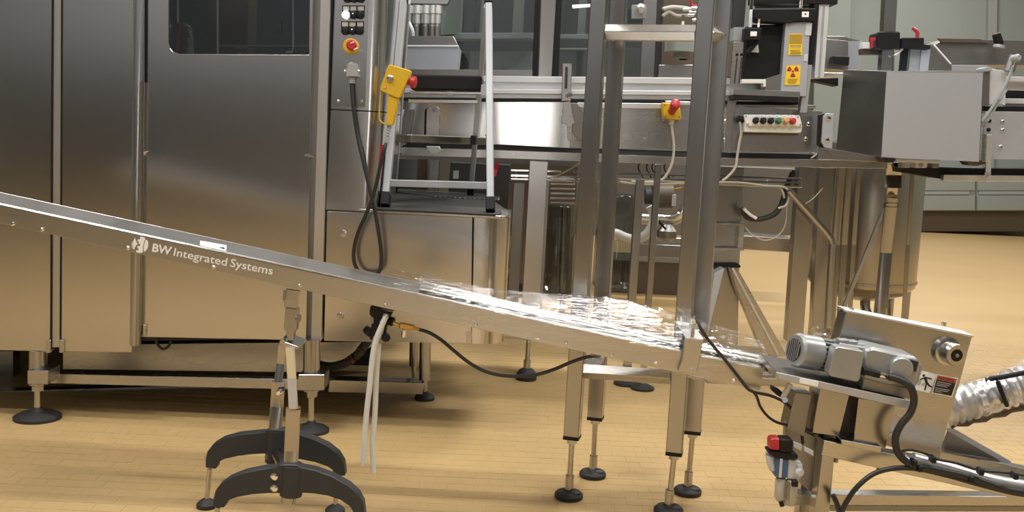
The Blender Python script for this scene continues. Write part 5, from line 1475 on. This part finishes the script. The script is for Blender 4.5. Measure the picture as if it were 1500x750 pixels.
# ------------------------------------------------------------------ rear filling block behind the conveyor
Z2 = 6.6
rm = Thing('rear_machine', 'glass-guarded dark bottling machine far behind the conveyor rails', 'machine', Vector((P(800, 420, Z2).x, Z2 + 0.5, 0)))
rm.part('back_sheet', rect(520, -200, 1075, 150, Z2 + 1.4, 0.03, 0.002, 0), M_WALLD)
rm.part('pale_panel', plate([(628, -60), (682, -60), (676, 50), (628, 52)], Z2 + 1.1, 0.03), M_CAB, label='pale green panel')
rm.part('guard_post', plate([(795, -60), (818, -60), (808, 112), (789, 112)], Z2, 0.09), M_STEELV)
rm.part('post_cover', plate([(786, -60), (794, -60), (787, 112), (779, 112)], Z2 + 0.01, 0.07), M_BLACK)
rm.part('post_cover', plate([(817, -60), (826, -60), (818, 112), (807, 112)], Z2 + 0.02, 0.07), M_BLACK)
rm.part('guard_post', plate([(945, -60), (965, -60), (958, 112), (938, 112)], Z2 + 0.1, 0.07), M_STEELV)
rm.part('guard_post', plate([(965, -60), (975, -60), (968, 112), (957, 112)], Z2 + 0.12, 0.07), M_DARK)
rm.part('guard_pane', plate([(560, -60), (786, -60), (778, 112), (560, 112)], Z2 + 0.03, 0.006, bev=0), M_GLASS)
rm.part('guard_pane', plate([(822, -60), (945, -60), (938, 112), (816, 112)], Z2 + 0.03, 0.006, bev=0), M_GLASS)
rm.part('inner_ledge', plate([(668, 48), (789, 48), (789, 56), (663, 57)], Z2 + 0.5, 0.2), M_SATIN)
rm.part('inner_ledge', plate([(818, 50), (866, 50), (866, 57), (818, 56)], Z2 + 0.5, 0.2), M_SATIN)
rm.part('inner_bench', plate([(660, 75), (780, 75), (780, 112), (660, 112)], Z2 + 0.6, 0.3), M_GREY)
rm.part('inner_bench', plate([(816, 70), (940, 71), (940, 112), (816, 112)], Z2 + 0.65, 0.3), M_DARKSTEEL)
rm.part('inner_box', plate([(672, 76), (688, 76), (687, 102), (671, 102)], Z2 + 0.4, 0.1), M_DARK)
for (xa, xb, ya, yb, mt) in ((688, 700, -60, 48, M_DARK), (708, 722, -60, 48, M_DARKSTEEL), (735, 748, -60, 48, M_DARK), (756, 772, -60, 48, M_DARKSTEEL), (834, 846, -60, 50, M_DARK), (852, 864, -60, 50, M_DARKSTEEL)):
    rm.part('inner_column', rect(xa, ya, xb, yb, Z2 + 0.7, 0.1), mt)
rm.part('ceiling_tube', plate([(838, 7), (868, 5.5), (869, 9.5), (839, 12)], Z2 + 0.35, 0.02), M_LIT, label='lit fluorescent tube')
rm.part('shelf_lines', plate([(818, 70.5), (864, 70.5), (864, 72), (818, 72)], Z2 + 0.3, 0.05), M_LGREY)
# hood and gripper heads at the left
rm.part('hood_face', plate([(545, 67.5), (672, 68), (668, 105), (545, 108)], Z2 - 0.7, 0.3), M_SATIN, label='grey sheet hood')
rm.part('hood_strip', plate([(545, 52), (664, 53), (671, 67), (545, 66)], Z2 - 0.68, 0.25), M_DARKSTEEL)
rm.part('hood_edge', beam(P(545, 67, Z2 - 0.71), P(672, 67.5, Z2 - 0.71), 0.008, 0.008), M_PRINT)
for i, hx in enumerate((598, 611, 624, 634, 641)):
    g0 = P(hx, 8, Z2 - 0.1)
    hd_ = rm.part('gripper_head', lathe(g0, Vector((0, 0, -1)), [(0, 0.03), (0.05, 0.032), (0.055, 0.026), (0.11, 0.026), (0.115, 0.016), (0.13, 0.015)], 18), M_ALU)
    rm.part('gripper_body', cyl(g0 - Vector((0, 0, 0.13)), g0 - Vector((0, 0, 0.24)), 0.024), M_DARKSTEEL, hd_)
rm.part('gripper_bar', plate([(595, -4), (660, -4), (655, 6), (595, 5)], Z2, 0.08), M_GREY)
rm.part('curved_pipe', ptube([(590, 30), (598, 35), (603, 45), (604, 53)], Z2 - 0.5, 0.016), M_SATIN)
rm.part('side_drum', ptube([(568, -60), (563, 60)], Z2 - 0.6, 0.07, n=1, seg=20), M_STEELV)
rm.part('conveyor_bed', plate([(545, 100), (780, 103), (780, 112), (545, 112)], Z2 - 0.8, 0.4), M_DARKSTEEL)
# machinery seen between the tall posts
rm.part('valve_head', lathe(P(1000, 58, Z2), Vector((0, 0, -1)), [(0, 0.11), (0.08, 0.11), (0.085, 0.05), (0.12, 0.05)], 24), M_CAB)
rm.part('valve_stub', cyl(P(1001, 77, Z2), P(1001, 88, Z2), 0.026), M_BLACK)
rm.part('brown_sheet', plate([(968, -60), (1078, -60), (1072, 112), (962, 112)], Z2 + 0.5, 0.1), M_BROWN)
rm.part('bottom_sheet', plate([(965, 95), (1062, 95), (1062, 113), (964, 113)], Z2 + 0.1, 0.1), M_STEEL)
rm.part('inner_pipe', ptube([(970, 14), (984, 11), (1000, 12), (1012, 14)], Z2 + 0.1, 0.015), M_GCABLE)
rm.part('inner_pipe', ptube([(970, 24), (980, 18), (992, 23), (1010, 22)], Z2 + 0.1, 0.012), M_GCABLE)
rm.part('red_loop', ptube([(1011, -4), (1013, 6), (1016, 9), (1026, 7)], Z2, 0.008), M_RED)
for (hx, hy) in ((1005, 14), (1018, 12), (1012, 22), (1019, 29), (1014, 18)):
    rm.part('fitting', cyl(P(hx - 5, hy, Z2 - 0.02), P(hx + 5, hy, Z2 - 0.02), 0.011, seg=12), M_CHROME)
rm.part('rod', ptube([(1001, 22), (1000, 40)], Z2, 0.01, n=1), M_DARKSTEEL)
rm.part('bracket_frame', plate([(926, 7), (947, 7), (946, 27), (926, 27)], Z2 - 0.1, 0.05), M_GREY)
rm.part('bracket_head', lathe(P(938, 12, Z2 - 0.12), Vector((0, -1, -0.2)), [(0, 0.03), (0.03, 0.028), (0.04, 0.015)], 16), M_ALU)

# lower machinery behind the conveyor legs
Z3 = 6.9
lm = Thing('pump_skid', 'dim machinery with pipe bends below the conveyor, seen between posts', 'machine', Vector((P(880, 400, Z3).x, Z3 + 0.3, 0)))
lm.part('rear_cabinet', plate([(560, 222), (1170, 248), (1165, 345), (560, 345)], Z3 + 0.9, 0.3), M_DARKSTEEL)
lm.part('rear_cabinet', plate([(575, 232), (612, 233), (610, 300), (573, 300)], 5.9, 0.2), M_STEELV)
lm.part('dark_post', rect(612, 233, 626, 300, 5.8, 0.2), M_BROWN)
lm.part('bright_post', rect(630, 234, 643, 300, 5.75, 0.08), M_STEELV)
lm.part('dark_sheet', plate([(660, 238), (748, 242), (744, 305), (655, 305)], 6.2, 0.3), M_DARK)
lm.part('dark_sheet', plate([(742, 240), (846, 244), (836, 440), (742, 440)], Z3 + 0.7, 0.05), M_BROWN)
for (xa, xb, ya, yb) in ((664, 672, 250, 262), (664, 672, 266, 274)):
    lm.part('small_plate', rect(xa, ya, xb, yb, 6.1, 0.02), M_GREY)
lm.part('red_post_cap', ptube([(728, 238), (724, 258)], 6.1, 0.012, n=1), M_RED)
lm.part('sensor_column', rect(744, 345, 763, 431, Z3, 0.1), M_STEELV)
lm.part('cable_bulge', lathe(P(752, 374, Z3 - 0.1), Vector((0, 0, -1)), [(0, 0.02), (0.03, 0.05), (0.07, 0.05), (0.1, 0.02)], 14), M_BROWN)
lm.part('black_foot', cyl(P(750, 416, Z3 - 0.2), P(750, 430, Z3 - 0.2), 0.07), M_BLACK)
lm.part('glass_cylinder', lathe(P(818, 300, 6.2), Vector((0, 0, -1)), [(0, 0.12), (0.02, 0.13), (0.52, 0.13), (0.54, 0.11)], 30), M_DGLASS)
lm.part('cylinder_core', cyl(P(826, 300, 6.2), P(822, 428, 6.2), 0.025), M_STEELV)
lm.part('cylinder_leg', cyl(P(824, 428, 6.2), P(822, 470, 6.2), 0.018), M_BROWN)
lm.part('glass_cylinder', lathe(P(908, 285, 6.3), Vector((0, 0, -1)), [(0, 0.13), (0.02, 0.14), (0.56, 0.14), (0.58, 0.12)], 30), M_DGLASS)
lm.part('elbow_hose', ptube([(952, 302), (957, 312), (958, 322), (954, 334), (946, 344), (936, 350)], 6.0, 0.028, seg=16), M_HOSE)
lm.part('elbow_hose', ptube([(930, 352), (915, 348), (900, 342), (896, 350)], 6.1, 0.03, seg=16), M_HOSE)
lm.part('bright_pipe', ptube([(935, 318), (965, 319), (985, 319), (997, 313), (1003, 300)], 6.1, 0.022, seg=16), M_CHROME)
lm.part('bright_pipe', ptube([(935, 325), (975, 326), (992, 324), (1006, 312)], 6.15, 0.018, seg=16), M_STEEL)
lm.part('pump_motor', cyl(P(955, 287, 6.3), P(985, 287, 6.3), 0.075, seg=24), M_BROWN)
lm.part('pump_head', cyl(P(945, 287, 6.3), P(955, 287, 6.3), 0.05, seg=24), M_DARK)
lm.part('valve_body', lathe(P(977, 343, 6.1), Vector((0, 0, -1)), [(-0.06, 0.03), (-0.02, 0.06), (0.02, 0.06), (0.04, 0.03)], 20), M_DARKSTEEL)
lm.part('valve_lever', beam(P(962, 320, 6.0), P(975, 336, 6.0), 0.012, 0.012), M_BLACK)
lm.part('connector', beam(P(988, 278, 6.0), P(1000, 275, 6.0), 0.012, 0.012), M_BRASS)
lm.part('fitting', rect(986, 285, 991, 302, 6.0, 0.03), M_LGREY)
lm.part('floor_shade_box', box((P(955, 420, 8.2).x, 8.4, G(960, 430, 0).z + 0.13), (0.85, 0.6, 0.26)), M_BROWN)  # brown box stands in for the shadow on the floor below the machine
for k in range(6):
    lm.part('cooling_rib', beam(P(806, 262 + k * 7, 6.4), P(842, 263 + k * 7, 6.4), 0.02, 0.012), M_STEEL)
for k, hx in enumerate((938, 950, 958, 966, 976)):
    lm.part('loose_wire', ptube([(hx, 236), (hx - 3, 246), (hx + 2, 256), (hx + 5, 262)], 5.6, 0.004), M_CABLE)
